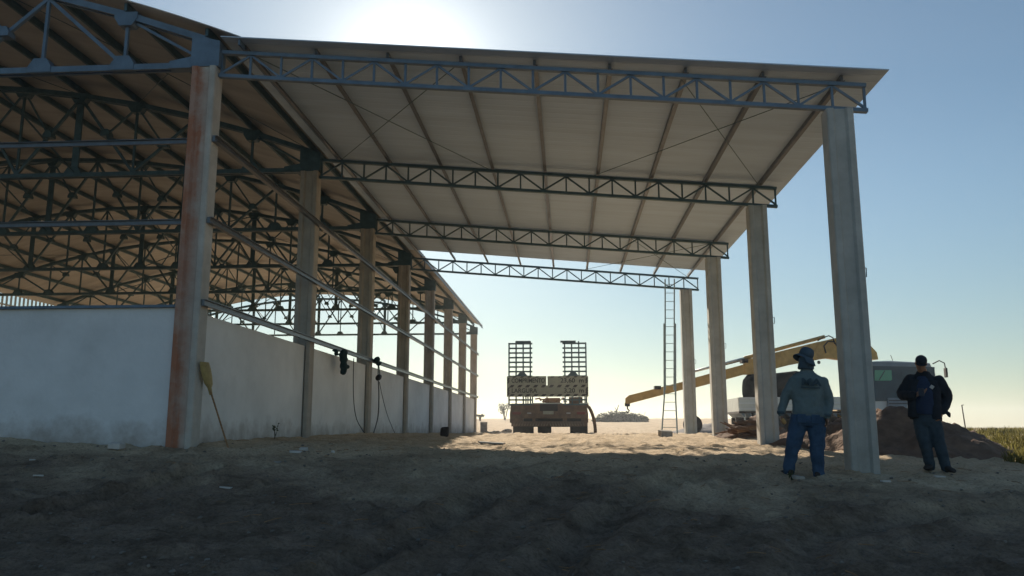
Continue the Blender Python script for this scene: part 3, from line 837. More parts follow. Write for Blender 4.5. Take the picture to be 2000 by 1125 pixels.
for z in (782, 788): 
    a = q2(1716, z + 2); b_ = q2(1750, z + 2); MB().box(((a[0] + b_[0]) / 2, KY - 1.03, a[1]), (b_[0] - a[0], .02, .03)).build('locker_slat', M['rustdark'], cab, world=True)
a = q2(1802, 714); MB().tube([(a[0], KY - .9, a[1]), (a[0] + .14, KY - 1.15, a[1] + .1), (a[0] + .3, KY - 1.2, a[1]), (a[0] + .32, KY - 1.2, a[1] - .25)], .022, 6).build('mirror_arm', M['rustdark'], cab, world=True)
MB().box((a[0] + .32, KY - 1.2, a[1] - .36), (.07, .2, .36)).build('mirror', M['rustdark'], cab, world=True, bevel=.02)
p = q2(1733, 709); MB().tube([(p[0], KY - .6, p[1] - .02), (p[0] - .08, KY - .6, p[1] + .26)], .012, 5).build('antenna', M['rustdark'], cab, world=True)
# crane
cr = MB()
cr.prism([q2(1630, 778), q2(1690, 778), q2(1690, 815), q2(1625, 815)], 'y', KY - .7, KY + 1.2)
cr.prism([q2(1655, 690), q2(1690, 690), q2(1692, 778), q2(1650, 778)], 'y', KY - .05, KY + .6)
tkb(cr, 'crane_base', M['yellow'], bevel=.02)
tkb(pane([(1598, 668), (1632, 660), (1648, 668), (1702, 676), (1713, 688), (1716, 702), (1640, 702), (1618, 699), (1585, 703)], KY + .0, KY + .42), 'boom_knuckle', M['yellow'], bevel=.02)
bo = tkb(pane([(1455, 703), (1600, 667), (1618, 672), (1615, 699), (1545, 712), (1470, 731), (1455, 731)], KY + .03, KY + .40), 'boom', M['yellow'], bevel=.015)
pane([(1340, 742), (1470, 707), (1470, 727), (1340, 762)], KY + .08, KY + .35).build('boom_extension', M['yellow'], bo, world=True, bevel=.01)
pane([(1222, 777), (1228, 772), (1345, 742.5), (1345, 758), (1230, 788), (1222, 788)], KY + .11, KY + .32).build('boom_tip', M['yellow'], bo, world=True, bevel=.01)
def cyl(p0, p1, r, name, m, par=bo, Y=KY + .1):
    a, b_ = q2(*p0), q2(*p1); return MB().tube([(a[0], Y, a[1]), (b_[0], Y, b_[1])], r, 10).build(name, m, par, world=True, smooth=True)
cyl((1455, 699), (1612, 657), .075, 'lift_cylinder', M['yellow']); cyl((1345, 728), (1460, 698), .05, 'lift_rod', M['alu'], Y=KY + .1)
cyl((1405, 715), (1470, 698), .03, 'extension_rod', M['rustdark'], Y=KY + .3)
for x, y in ((1455, 706), (1285, 758)): p = q2(x, y); MB().box((p[0], KY + .2, p[1] + .02), (.25, .44, .14)).build('boom_clamp', M['rustdark'], bo, world=True)
hs = [(1596, 666), (1606, 660), (1618, 656), (1626, 660), (1630, 672)]
MB().tube([(q2(*h)[0], KY - .05, q2(*h)[1]) for h in hs], .025, 6).build('hydraulic_hose', M['black'], bo, world=True)
hs = [(1612, 690), (1608, 676), (1616, 667), (1628, 668), (1634, 676)]
MB().tube([(q2(*h)[0], KY - .08, q2(*h)[1]) for h in hs], .03, 6).build('hydraulic_hose', M['black'], bo, world=True)
p = q2(1602, 702); MB().ball((p[0], KY + .2, p[1] - .1), .07, 6).build('work_lamp', M['steel_teal'], bo, world=True)
p = q2(1226, 790)
hk = MB().box((p[0], KY + .2, p[1] + .0), (.2, .16, .14)).tube([(p[0], KY + .2, p[1] - .02), (p[0], KY + .2, p[1] - .16), (p[0] + .07, KY + .2, p[1] - .24), (p[0] + .03, KY + .2, p[1] - .31), (p[0] - .07, KY + .2, p[1] - .27)], .03, 6)
hk.build('hook', M['rustdark'], bo, world=True)
rgs = []
for t, yt, hw in ((1457, 752, .35), (1459, 740, .6), (1466, 732, .75), (1480, 729, .8), (1500, 733, .82), (1530, 729, .84), (1560, 726, .84), (1590, 730, .8), (1610, 740, .7), (1618, 755, .4)):
    p0, p1 = q2(t, 777), q2(t, yt); rgs.append((V((p0[0], KY + .3, (p0[1] + p1[1]) / 2)), (0, hw, 0), (0, 0, (p1[1] - p0[1]) / 2 + .04)))
ld = MB().loft(rgs, 24)
for i, v_ in enumerate(ld.v):
    v_ += V((.04, .09, .05)) * noise.noise(v_ * 2.6)
o = ld.build('tarpaulin_load', M['tarp'], None, smooth=True)
tag(o, 'black tarpaulin bundle on the flatbed under the yellow boom', 'tarpaulin load')

# ------------------------------------------------------------------ heaps
def heap(name, m, lobes, label, cat, step=.09, rough=.16, kind=None, sharp=1.15):
    """lobes: (x, y, radius x, radius y, height)"""
    x0 = min(l[0] - l[2] for l in lobes); x1 = max(l[0] + l[2] for l in lobes); y0 = min(l[1] - l[3] for l in lobes); y1 = max(l[1] + l[3] for l in lobes)
    nx, ny = int((x1 - x0) / step) + 1, int((y1 - y0) / step) + 1
    vs = []
    for j in range(ny + 1):
        for i in range(nx + 1):
            x, y = x0 + (x1 - x0) * i / nx, y0 + (y1 - y0) * j / ny; h = 0
            for l in lobes:
                d = math.hypot((x - l[0]) / l[2], (y - l[1]) / l[3]); d += .10 * noise.noise(V((x, y, 2)) * 1.4)
                if d < 1: h = max(h, l[4] * (1 - d ** sharp) + 0)
            e = min(i, nx - i, j, ny - j) / 3
            k = min(1, h / .2) if h > 0 else 0
            h += k * rough * (noise.noise(V((x, y, 5)) * 2.1) * .8 + noise.noise(V((x, y, 1)) * 6) * .5 + noise.noise(V((x, y, 1)) * 14) * .22)
            vs.append((x, y, gh(x, y) + (h if h > .0 else -.12) - .02))
    n = nx + 1
    fs = [(j * n + i, j * n + i + 1, (j + 1) * n + i + 1, (j + 1) * n + i) for j in range(ny) for i in range(nx)]
    cx, cy = (x0 + x1) / 2, (y0 + y1) / 2
    o = MB().add(vs, fs).build(name, m, None, at=(cx, cy, gh(cx, cy)), smooth=True)
    return tag(o, label, cat, kind=kind)
hx = lambda px_, Y: at(px_, 840, Y).x
heap('earth_heap', M['dirt'], [(hx(1752, 17), 17, 2.05, 2.0, .96), (hx(1730, 17), 17.2, 1.25, 1.2, .90), (hx(1640, 17.4), 17.6, 1.5, 1.5, .62), (hx(1825, 16), 16.2, 1.15, 1.2, .42)],
     'big heap of red-brown earth behind the nearest canopy column', 'earth heap', sharp=1.0)
heap('earth_heap', M['dirt'], [(hx(1475, 22), 22, .95, 1.0, .55), (hx(1440, 22), 21.8, .7, .8, .3)], 'smaller heap of earth and roots left of the second canopy column', 'earth heap', rough=.22)
heap('gravel_heap', M['gravel'], [(hx(1395, 46), 46, 2.6, 2, .62), (hx(1425, 47), 47, 2.4, 2, .5)], 'low grey gravel heap far behind the canopy columns', 'gravel heap', step=.2, rough=.08)
rt = MB()
for i in range(46):
    x = hx(random.uniform(1428, 1505), 21.4); y = random.uniform(20.9, 22); z = gh(x, y) + random.uniform(.0, .42) * (1 - abs(x - hx(1475, 21.4)) / 1.3)
    a = random.uniform(-.6, .6); l = random.uniform(.15, .5)
    p = [V((x, y, z)) + V((math.cos(a) * l * t, random.uniform(-.04, .04), math.sin(a) * l * t * .5 + random.uniform(-.03, .03))) for t in (-1, -.4, .3, 1)]
    rt.tube(p, [.012, .03, .026, .01], 5)
tag(rt.build('root_tangle', M['root']), 'tangle of dug-up roots on the smaller earth heap', 'roots', kind='stuff')
a = at(1440, 842, 21); b_ = at(1510, 828, 21.3)
tag(MB().bar(a, b_, .05, .10).build('timber_plank', M['wood'], bevel=.004), 'long timber plank lying slanted across the smaller earth heap', 'plank')

# ------------------------------------------------------------------ ladder, tyre, far things
LY = 28.62
la = thing('extension_ladder', tuple(at(1308, 848, LY - .4)), 'tall thin extension ladder leaning on the last lattice beam', 'ladder')
def lp(x, y):
    t = (848 - y) / 303; return at(x, y, LY - .4 * (1 - t))
for x0, x1, y0, y1, r in ((1299.5, 1299, 762, 545, .022), (1316.5, 1317, 762, 545, .022), (1297.5, 1297, 775, 632, .026), (1319.5, 1319, 775, 632, .026), (1292, 1297.5, 851, 775, .024), (1323, 1319.5, 851, 775, .024)):
    MB().bar(lp(x0, y0), lp(x1, y1), r * 1.5, r * 2, up=(1, 0, 0)).build('rail', M['ladder'], la, world=True)
y = 556
while y < 845:
    xa, xb = (1299, 1317) if y < 770 else (1299 - (y - 770) * .06, 1317 + (y - 770) * .05)
    MB().tube([lp(xa - 1, y), lp(xb + 1, y)], .011, 6).build('rung', M['ladder'], la, world=True); y += 16.4
c = at(1353, 831, 29.7)
ty = thing('spare_tyre', (c.x, c.y, gh(c.x, c.y)), 'dark round tyre standing upright behind the farthest canopy column', 'tyre')
MB().lathe([(.17, -.09), (.30, -.1), (.335, -.05), (.34, 0), (.335, .05), (.30, .1), (.17, .09)], axis='y', n=28).build('tread', M['rubber'], ty).location = (0, 0, .35)
MB().lathe([(.03, -.03), (.16, -.06), (.17, .06), (.03, .03)], axis='y', n=20).build('rim', M['rustdark'], ty).location = (0, 0, .35)

def leaf_cloud(mb, c, r, n, s, seed=1, flat=1.0):
    rn = random.Random(seed)
    for i in range(n):
        while True:
            p = V([rn.uniform(-1, 1) for _ in range(3)])
            if p.length < 1 and noise.noise(p * 2.2 + V(c) * .7) > -.12 - .3 * (1 - p.length): break
        q = V(c) + V((p.x * r[0], p.y * r[1], p.z * r[2]))
        d = V([rn.uniform(-1, 1) for _ in range(3)]).normalized(); e = d.orthogonal().normalized() * s * rn.uniform(.3, .6); d = d * s * rn.uniform(.7, 1.3)
        mb.add([q - d, q + e, q + d, q - e], [(0, 1, 2, 3)])
    return mb
def bush(name, px_, py_, Y, wpx, hpx, label, cat, lf, n, seed, trunk=True, ls=.05):
    c = at(px_, py_, Y); g = gh(c.x, c.y); k = Y / 1600
    W, H = wpx * k / 2, hpx * k
    root = thing(name, (c.x, c.y, g), label, cat)
    mb = MB(); rn = random.Random(seed)
    z0 = max(c.z - g, 0)
    st_ = MB()
    for j in range(7):
        a = rn.uniform(0, 2 * PI); x = math.cos(a) * W * rn.uniform(.2, .8); y = math.sin(a) * W * .6
        top = V((c.x + x, c.y + y, g + z0 + H * rn.uniform(.5, .95)))
        st_.tube([(c.x + x * .1, c.y, g - .05), (c.x + x * .5, c.y + y * .4, g + z0 + H * .3), top], [ls * .6, ls * .4, ls * .15], 5)
        leaf_cloud(mb, top - V((0, 0, H * .15)), (W * .45, W * .4, H * .3), n // 7, ls, seed + j)
    st_.build('stems', M['bark'], root, world=True)
    mb.build('crown', M[lf], root, world=True, nrm=False)
    return root
bush('bush', 986, 812, 96, 30, 24, 'thin leafless-looking bush on the skyline left of the trailer', 'bush', 'leafdry', 500, 5, ls=.09)
bush('shrub', 938, 816, 90, 22, 8, 'low dark shrub on the skyline just right of the last warehouse column', 'shrub', 'leafdry', 300, 8, ls=.08)
# cut brush heap
bc = at(1210, 820, 84); br_ = MB(); stt = MB()
for (px_, w_, h_, sd_) in ((1180, 1.3, .35, 1), (1200, 1.9, .8, 2), (1216, 1.7, .75, 3), (1238, 1.5, .6, 4), (1250, .9, .4, 5)):
    c = at(px_, 818, 84); leaf_cloud(br_, (c.x, c.y, gh(c.x, c.y) + h_ * .4), (w_, 1.2, h_), 1500, .10, sd_)
for i in range(40):
    c = at(random.uniform(1178, 1255), 818, 84); x = c.x; z = gh(x, 84)
    stt.tube([(x, 84, z), (x + random.uniform(-.5, .5), 84, z + random.uniform(.3, 1.0))], [.03, .012], 4)
c = at(1204, 806, 84); stt.tube([c - V((.1, 0, .6)), c + V((0, 0, .1)), c + V((.25, 0, .8))], [.08, .06, .03], 5).tube([c + V((.02, 0, .2)), c + V((-.15, 0, .55))], [.04, .02], 4)
bh = thing('brush_heap', (bc.x, bc.y, gh(bc.x, bc.y)), 'dark heap of cut brush with a bare stump on the skyline below the boom tip', 'brush heap')
br_.build('leaves', M['leafdark'], bh, world=True, nrm=False); stt.build('branches', M['bark'], bh, world=True)
p = at(1886, 836, 62); g = gh(p.x, p.y); h = at(1883, 791, 62).z - g
tag(MB().tube([(p.x, 62, g - .1), (p.x - .12, 62, g + h)], [.05, .04], 8).tube([(p.x - .14, 62, g + h - .02), (p.x + .02, 62, g + h + .01)], .03, 6).build('post', M['bark'], at=(p.x, 62, g)), 'thin lone post standing far off on the right skyline', 'post')
p = at(945, 840, 47); g = gh(p.x, p.y)
tag(MB().box((0, 0, .30), (.37, .4, .66)).box((0, 0, .635), (.40, .43, .03)).build('concrete_block', M['block'], at=(0, 0, 0), bevel=.02), 'upright grey concrete block beyond the end of the low wall', 'concrete block').location = (p.x, p.y, g)
rn = random.Random(4)
RL = ['leftmost grey rubble lump beside the upright concrete block', 'second rubble lump from the upright concrete block', 'third rubble lump from the upright concrete block',
      'grey rubble lump in the middle of the row left of the trailer', 'rubble lump just right of the middle of the row', 'second rubble lump from the trailer wheels', 'rubble lump nearest to the trailer wheels']
for i in range(7):
    px_ = 953 + i * 6.3; Y = 43 + 3 * (i * .37 % 1); p = at(px_, 840, Y); s_ = rn.uniform(.12, .3)
    m_ = MB().ball((0, 0, s_ * .3), (s_, s_ * .8, s_ * .5), 6)
    for v_ in m_.v: v_ += V((1, 1, 1)) * .3 * s_ * noise.noise(v_ * 6 + V((i, 0, 0)))
    o = m_.build('rubble_lump', M['block']); o.location = (p.x, Y, gh(p.x, Y)); tag(o, RL[i], 'rubble', 'rubble lumps beside the trailer')
p = at(975, 843, 40); tag(MB().box((0, 0, .03), (1.9, 1.4, .05), Matrix.Rotation(.2, 3, 'Z')).build('concrete_sheet', M['block'], bevel=.01), 'flat pale slab lying on the sand left of the trailer', 'slab').location = (p.x, 40, gh(p.x, 40) + .02)

# grass on the right-hand verge
gr = MB(); rn = random.Random(11)
cnt = 0
while cnt < 6500:
    Y = 14 + 46 * rn.random() ** 1.5; X = rn.uniform(.42, 1.0) * Y
    if X < 7.4: continue
    nf = noise.noise(V((X * .35, Y * .35, 3))); 
    if nf < -.05 + (.25 if Y > 24 else 0): continue
    base = V((X, Y, gh(X, Y) - .02)); hh = rn.uniform(.10, .26) * (1 + .7 * max(0, nf)); k = 1 + Y / 40
    for _ in range(3):
        a = rn.uniform(0, 2 * PI); d = V((math.cos(a), math.sin(a), 0)); wv = d.cross(V((0, 0, 1))) * .006 * k
        q = base + V((rn.uniform(-.08, .08), rn.uniform(-.08, .08), 0)); l = rn.uniform(.03, .13)
        gr.add([q - wv, q + wv, q + d * l * .5 + V((0, 0, hh * .7)) + wv * .7, q + d * l + V((0, 0, hh)), q + d * l * .5 + V((0, 0, hh * .7)) - wv * .7], [(0, 1, 2, 3, 4)])
    cnt += 1
tag(gr.build('verge_grass', M['grass'], at=(10, 20, 0), nrm=False), 'short yellow-green grass growing on the right-hand verge', 'grass', kind='stuff')

def weed(px_, py_, h_, label, seed, n=9, loc=None):
    g = loc or on_ground(px_, py_); rn = random.Random(seed)
    r_ = thing('weed', tuple(g), label, 'weed'); s_ = MB(); l_ = MB()
    for i in range(3):
        d = V((rn.uniform(-.35, .5), rn.uniform(-.3, .3), 1)) * h_ * rn.uniform(.7, 1); s_.tube([(0, 0, -.02), d * .5 + V((.01, 0, 0)), d], .004, 5)
        for j in range(n):
            q = d * rn.uniform(.3, 1.0); e = V([rn.uniform(-1, 1) for _ in range(3)]).normalized() * .035; f = e.orthogonal().normalized() * .014
            l_.add([q, q + e * .6 + f, q + e * 1.3, q + e * .6 - f], [(0, 1, 2, 3)])
    s_.build('stem', M['bark'], r_); l_.build('leaves', M['leaf'], r_, nrm=False)
weed(536, 858, .30, 'small dark weed growing against the white side wall', 3)
weed(1545, 938, .12, 'tiny dark weed in the soil beside the boots of the man with the hat', 5, 5)

# scraps on the dark soil
def scrap(px_, py_, sx_, sy_, sz_, rz, label, m='scrap', name='scrap', cat='scrap'):
    g = on_ground(px_, py_); mb = MB().box((0, 0, sz_ / 2), (sx_, sy_, sz_))
    mb.v = [v_ + V((.05 * sx_, .08 * sy_, 0)) * (1 if v_.x * v_.y > 0 else -1) + V((0, 0, .2 * sz_ * random.uniform(-1, 1))) for v_ in mb.v]
    o = mb.build(name, M[m], bevel=min(sx_, sy_, sz_) * .15); o.location = g + V((0, 0, -.005)); o.rotation_euler = (.03, .05, rz); tag(o, label, cat)
scrap(225, 880, .20, .14, .10, .1, 'white block lying at the foot of the white front wall', name='white_block', cat='block')
scrap(577, 884, .17, .08, .03, .2, 'pale broken tile piece left of another by the second wall column')
scrap(592, 880, .12, .06, .05, -.4, 'pale chip just right of the broken tile piece')
scrap(536, 903, .16, .05, .02, .1, 'thin brownish strip on the soil in front of the broken tile', 'block')
scrap(440, 955, .14, .035, .02, .05, 'thin pale stick lying on the dark soil')
scrap(650, 884, .05, .05, .03, .5, 'small pale chip on the soil right of the broken tile')
scrap(63, 900, .07, .05, .02, .5, 'small pale chip near the left front wall')
scrap(75, 930, .10, .06, .02, .9, 'pale chip at far left on the dark soil')
scrap(868, 852, .2, .2, .2, .2, 'small dark box at the foot of the side wall', 'rustdark', 'box', 'box')
scrap(1560, 936, .14, .08, .04, .2, 'brown clod between the boots of the man with the hat', 'block', 'clod', 'clod')
scrap(1730, 941, .12, .05, .02, .3, 'thin pale sliver right of the nearest canopy column')
scrap(1836, 932, .14, .05, .02, -.2, 'thin pale sliver by the boots of the man looking down')
scrap(1300, 852, .35, .2, .14, .2, 'dark stone at the foot of the ladder', 'block', 'stone', 'stone')
scrap(960, 866, .5, .12, .03, 0, 'pale flat board lying on the soil beyond the wall end', 'block', 'board', 'board')

# clods and stones strewn on the dark soil
rn = random.Random(33); tw = MB()
for i in range(240):
    Y = rn.uniform(6.5, 14); X = rn.uniform(-.5, .75) * Y; g = V((X, Y, gh(X, Y) + .006)); a = rn.uniform(0, PI); l = rn.uniform(.03, .14)
    d = V((math.cos(a), math.sin(a), rn.uniform(-.1, .15))) * l
    tw.tube([g - d, g + V((rn.uniform(-.02, .02), rn.uniform(-.02, .02), .008)), g + d], rn.uniform(.002, .005), 4)
tag(tw.build('straw_and_twigs', M['wood'], at=(0, 9, -1)), 'straw bits and twigs scattered over the yard soil', kind='stuff')
rn = random.Random(21); cl = MB()
for i in range(2600):
    Y = 6.3 + 7.5 * rn.random() ** 1.3; X = rn.uniform(-.78, .8) * Y; s_ = .005 + .022 * rn.random() ** 4
    if X < -6 and Y > 12: continue
    g = V((X, Y, gh(X, Y) + s_ * .2)); k = len(cl.v)
    cl.ball(g, (s_, s_ * rn.uniform(.6, 1), s_ * .6), 4)
    for j in range(k, len(cl.v)): cl.v[j] += V((1, 1, 1)) * .5 * s_ * noise.noise(cl.v[j] * 40)
M['clod'] = mat('soil_clod', (.20, .175, .15), .97, var=.4, scale=2)
tag(cl.build('soil_crumbs', M['clod'], at=(0, 9, -1), nrm=False), 'crumbs and clods of soil strewn over the dark yard', 'soil crumbs', kind='stuff')

# ------------------------------------------------------------------ shovel, gear and cords on the side wall
wx = XL + CW / 2
a = at_x(447, 866, wx + .45); b_ = at_x(409, 757, wx + .1); c = at_x(399, 706, wx + .07)
a.z = gh(a.x, a.y)
sh = thing('shovel', tuple(a), 'yellow-bladed shovel leaning upside down in the corner of the front column and side wall', 'shovel')
MB().tube([a, a.lerp(b_, .5), b_], .014, 8).build('handle', M['wood'], sh, world=True)
bl_ = MB(); ax = (c - b_).normalized(); sd_ = V((.25, .97, 0)); nn = ax.cross(sd_)
ring = []
for t, w_ in ((-.12, .02), (0, .04), (.06, .09), (.2, .115), (.34, .115), (.42, .10)):
    ring.append((b_ + ax * t, w_))
vs = []; fs = []
for (p, w_) in ring:
    for u in (-1, -.5, 0, .5, 1): vs.append(p + sd_ * w_ * u + nn * (.03 * u * u - .02))
for i in range(len(ring) - 1):
    for j in range(4): fs.append((i * 5 + j, i * 5 + j + 1, (i + 1) * 5 + j + 1, (i + 1) * 5 + j))
bo_ = bl_.add(vs, fs).build('blade', M['yellowtool'], sh, world=True); s_ = bo_.modifiers.new('s', 'SOLIDIFY'); s_.thickness = .012

RX = gx0 + .08
def gear(name, label, blobs, m, cat='work gear'):
    mb = MB(); p0 = None
    for (x, y, rx, ry) in blobs:
        p = at_x(x, y, RX + .03); k = p.y / 1600
        if p0 is None: p0 = p
        kk = len(mb.v); mb.ball(p, (.09, rx * k * 2.2, ry * k), 8)
        for j in range(kk, len(mb.v)): mb.v[j] += V((.3, 1, 1)) * .07 * noise.noise(mb.v[j] * 9)
    o = mb.build(name, m, at=tuple(p0), smooth=True)
    r_ = o.modifiers.new('r', 'REMESH'); r_.mode = 'VOXEL'; r_.voxel_size = .025; r_.use_smooth_shade = True
    return tag(o, label, cat)
gear('gear_bundle', 'long dark bundle of work gear hanging over the lowest side rail', [(671, 690, 5, 7), (672, 700, 6, 10), (671, 713, 5, 9), (676, 717, 3, 4), (671, 725, 2, 6)], M['bag'])
gear('tool_clamp', 'small dark clamp on the lowest rail left of the hanging bundle', [(656, 685, 4, 4), (659, 691, 4, 4)], M['bag'], 'clamp')
gear('canvas_bag', 'dark canvas bag sitting on the lowest side rail above the hanging tool', [(736, 703, 4, 6), (739, 709, 5, 5)], M['bag'], 'bag')
tp = at_x(740, 737, RX + .08)
tl = thing('power_tool', tuple(tp), 'black power tool hanging by straps under the canvas bag', 'power tool')
k = tp.y / 1600
MB().loft([(tp + V((0, t * .17, .03 * t)), (.07 * r_, 0, 0), (0, .02, .085 * r_)) for t, r_ in ((-1, .3), (-.8, 1), (-.2, 1.1), (.4, 1), (.8, .6), (1.3, .35), (1.5, .4))], 12).build('tool_body', M['black'], tl, world=True, smooth=True)
for dy in (-.1, .12):
    q = at_x(739, 708, RX + .05); MB().tube([q + V((0, dy * .3, 0)), tp + V((0, dy, .06))], .015, 6).build('strap', M['bag'], tl, world=True)
def cord(pts, label, r_=.012):
    P = [at_x(x, y, RX + dx) for x, y, dx in pts]
    # smooth the line
    out = []
    for i in range(len(P) - 1):
        p0, p1, p2, p3 = P[max(i - 1, 0)], P[i], P[i + 1], P[min(i + 2, len(P) - 1)]
        for t in (0, .25, .5, .75):
            out.append(.5 * ((2 * p1) + (p2 - p0) * t + (2 * p0 - 5 * p1 + 4 * p2 - p3) * t * t + (3 * p1 - p0 - 3 * p2 + p3) * t ** 3))
    out.append(P[-1]); tag(MB().tube(out, r_, 6).build('hanging_line', M['cable'], at=tuple(P[0]), smooth=True), label, 'cord')
cord([(691, 700, .0), (690, 740, .0), (691, 785, .02), (697, 820, .06), (712, 846, .3)], 'thin cord hanging left of the second wall column and trailing to its foot')
cord([(739, 744, .02), (740, 775, .03), (738, 815, .06), (728, 851, .3)], 'thicker cord dropping from the black power tool to the ground', .018)
cord([(741, 746, .02), (747, 775, .03), (757, 812, .06), (771, 846, .25)], 'thin cord slanting right from the black power tool to the ground', .010)

# ------------------------------------------------------------------ people
def remesh(o, vox, sm=4, disp=0, size=.12):
    r_ = o.modifiers.new('remesh', 'REMESH'); r_.mode = 'VOXEL'; r_.voxel_size = vox; r_.use_smooth_shade = True
    s_ = o.modifiers.new('smooth', 'SMOOTH'); s_.factor = .5; s_.iterations = sm
    if disp:
        tx = bpy.data.textures.get('cloth_folds_%g' % size) or bpy.data.textures.new('cloth_folds_%g' % size, 'CLOUDS'); tx.noise_scale = size; tx.noise_depth = 2
        d_ = o.modifiers.new('folds', 'DISPLACE'); d_.texture = tx; d_.strength = disp; d_.mid_level = .5; d_.texture_coords = 'LOCAL'
    return o
def ring(x, y, z, rx, ry): return (V((x, y, z)), (rx, 0, 0), (0, ry, 0))
def limb(mb, pts, rs, n=14):
    """smoothly interpolated tapering limb"""
    P, Q = [V(p) for p in pts], rs; out = []; ro = []
    for i in range(len(P) - 1):
        p0, p1, p2, p3 = P[max(i - 1, 0)], P[i], P[i + 1], P[min(i + 2, len(P) - 1)]
        for t in (0, .33, .67):
            out.append(.5 * ((2 * p1) + (p2 - p0) * t + (2 * p0 - 5 * p1 + 4 * p2 - p3) * t * t + (3 * p1 - p0 - 3 * p2 + p3) * t ** 3)); ro.append(Q[i] + (Q[i + 1] - Q[i]) * t)
    out.append(P[-1]); ro.append(Q[-1]); mb.tube(out, ro, n); mb.ball(P[0], Q[0] * .98, 8); mb.ball(P[-1], Q[-1] * .98, 8)
def hand(mb, wrist, d, across, curl, side):
    """palm, four unequal bent fingers and a thumb; d points from wrist to knuckles, across towards the thumb, curl towards the palm side"""
    d, across, curl = V(d).normalized(), V(across).normalized(), V(curl).normalized(); w_ = V(wrist)
    mb.loft([(w_ + d * t, across * a, curl * b) for t, a, b in ((-.03, .026, .022), (.01, .03, .02), (.05, .041, .017), (.085, .042, .015), (.098, .036, .011))], 12)
    for i, l in enumerate((.072, .08, .074, .058)):
        b0 = w_ + d * .09 + across * (.030 - .02 * i); k1 = b0 + (d * .9 + curl * .35) * l * .45; k2 = k1 + (d * .55 + curl * .8) * l * .32; k3 = k2 + (d * .15 + curl * .95) * l * .25
        mb.tube([b0 - d * .02, b0, k1, k2, k3], [.0095, .0095, .0088, .008, .0065], 8); mb.ball(k3, .0066, 5)
    t0 = w_ + d * .025 + across * .03; t1 = t0 + (d * .6 + across * .7) * .035; t2 = t1 + (d * .85 + curl * .5 + across * .1) * .032
    mb.tube([t0 - across * .02, t0, t1, t2], [.014, .0125, .011, .008], 8); mb.ball(t2, .0082, 5)
def head(mb, c, tilt):
    """face towards -y before the rotation tilt"""
    k = len(mb.v); m_ = MB()
    m_.loft([ring(0, y, z, rx, ry) for z, y, rx, ry in ((-.115, -.045, .018, .02), (-.105, -.042, .038, .042), (-.07, -.02, .056, .068), (-.03, -.002, .066, .084), (.02, .004, .073, .093), (.06, .006, .071, .091), (.09, .008, .055, .072), (.112, .01, .025, .035))], 16)
    m_.loft([ring(0, y, z, rx, .012 + rz) for z, y, rx, rz in ((.022, -.088, .006, 0), (0, -.097, .009, .002), (-.018, -.104, .013, .004), (-.028, -.096, .012, .002))], 8)
    m_.loft([ring(0, -.082, z, .024, r_) for z, r_ in ((-.064, .004), (-.058, .012), (-.052, .006), (-.046, .013), (-.04, .004))], 10)
    for s_ in (-1, 1):
        m_.ball((s_ * .075, .008, -.005), (.008, .018, .03), 6)
        m_.ball((s_ * .028, -.078, .028), (.02, .012, .006), 6)
    q = Matrix.Rotation(tilt[0], 3, 'X') @ Matrix.Identity(3); q = Matrix.Rotation(tilt[1], 3, 'Z') @ q; q = Matrix.Rotation(tilt[2], 3, 'Y') @ q
    mb.add([q @ p + V(c) for p in m_.v], m_.f); return q
def boot(mb, a, toe, s_=1):
    """a: ankle, toe: unit direction on the ground"""
    a = V(a); t_ = V((toe[0], toe[1], 0)).normalized(); sd_ = V((-t_.y, t_.x, 0))
    mb.loft([(V((a.x, a.y, 0)) + t_ * t + V((0, 0, z)), sd_ * w_, V((0, 0, h_))) for t, z, w_, h_ in ((-.085, .05, .025, .035), (-.07, .055, .042, .05), (0, .06, .048, .058), (.07, .05, .05, .045), (.13, .042, .052, .036), (.18, .037, .042, .030), (.20, .034, .022, .02))], 14)
    mb.tube([V((a.x, a.y, .05)), V((a.x, a.y, .16))], [.05, .052], 12)

# the man with the hat, seen from behind, looking up to the left
g1 = at(1571, 934, 11.45); M1 = thing('person', (g1.x, g1.y, gh(g1.x, g1.y) + .0), 'man from behind in a cloth hat, grey-green long-sleeved shirt and blue jeans, legs apart', 'person', rz=-.2); M1.rotation_euler.y = R(3.6); M1.location.z -= .01
def a1(px_, py_, y=0): return V(((px_ - 1571) / 150, y, (935 - py_) / 148))
bd_ = MB()
bd_.loft([ring(.02, 0, .86, .15, .10), ring(.03, 0, 1.0, .14, .095), ring(.03, 0, 1.2, .17, .10), ring(.03, .01, 1.34, .17, .09), ring(.025, .01, 1.41, .07, .06), ring(.02, .0, 1.48, .055, .058), ring(.01, -.01, 1.54, .056, .06)], 16)
limb(bd_, [a1(1550, 748), a1(1534, 782, .02), a1(1527, 812, -.02)], [.05, .042, .028]); limb(bd_, [a1(1606, 748), a1(1617, 782, .02), a1(1613, 812, -.04)], [.05, .042, .028])
limb(bd_, [a1(1560, 815), a1(1550, 872), a1(1542, 922)], [.09, .06, .04]); limb(bd_, [a1(1590, 815), a1(1592, 872, -.01), a1(1597, 924)], [.09, .06, .04])
q1 = head(bd_, (.015, .0, 1.595), (-.25, PI - .45, .12))
hand(bd_, a1(1527, 813, -.02), (-.12, -.1, -1), (.25, 1, 0), (.9, -.2, .1), 1); hand(bd_, a1(1613, 813, -.04), (.05, -.15, -1), (-.2, 1, 0), (-.9, -.2, .1), 1)
remesh(bd_.build('body', M['skin'], M1, smooth=True), .0075, 2)
sh_ = MB()
sh_.loft([ring(.045, 0, .80, .205, .135), ring(.045, 0, .86, .215, .145), ring(.04, 0, .95, .205, .14), ring(.035, 0, 1.08, .21, .14), ring(.03, 0, 1.22, .225, .14), ring(.028, .0, 1.32, .225, .125), ring(.025, .0, 1.375, .17, .10), ring(.022, .0, 1.415, .10, .08), ring(.02, -.0, 1.46, .07, .072)], 22)
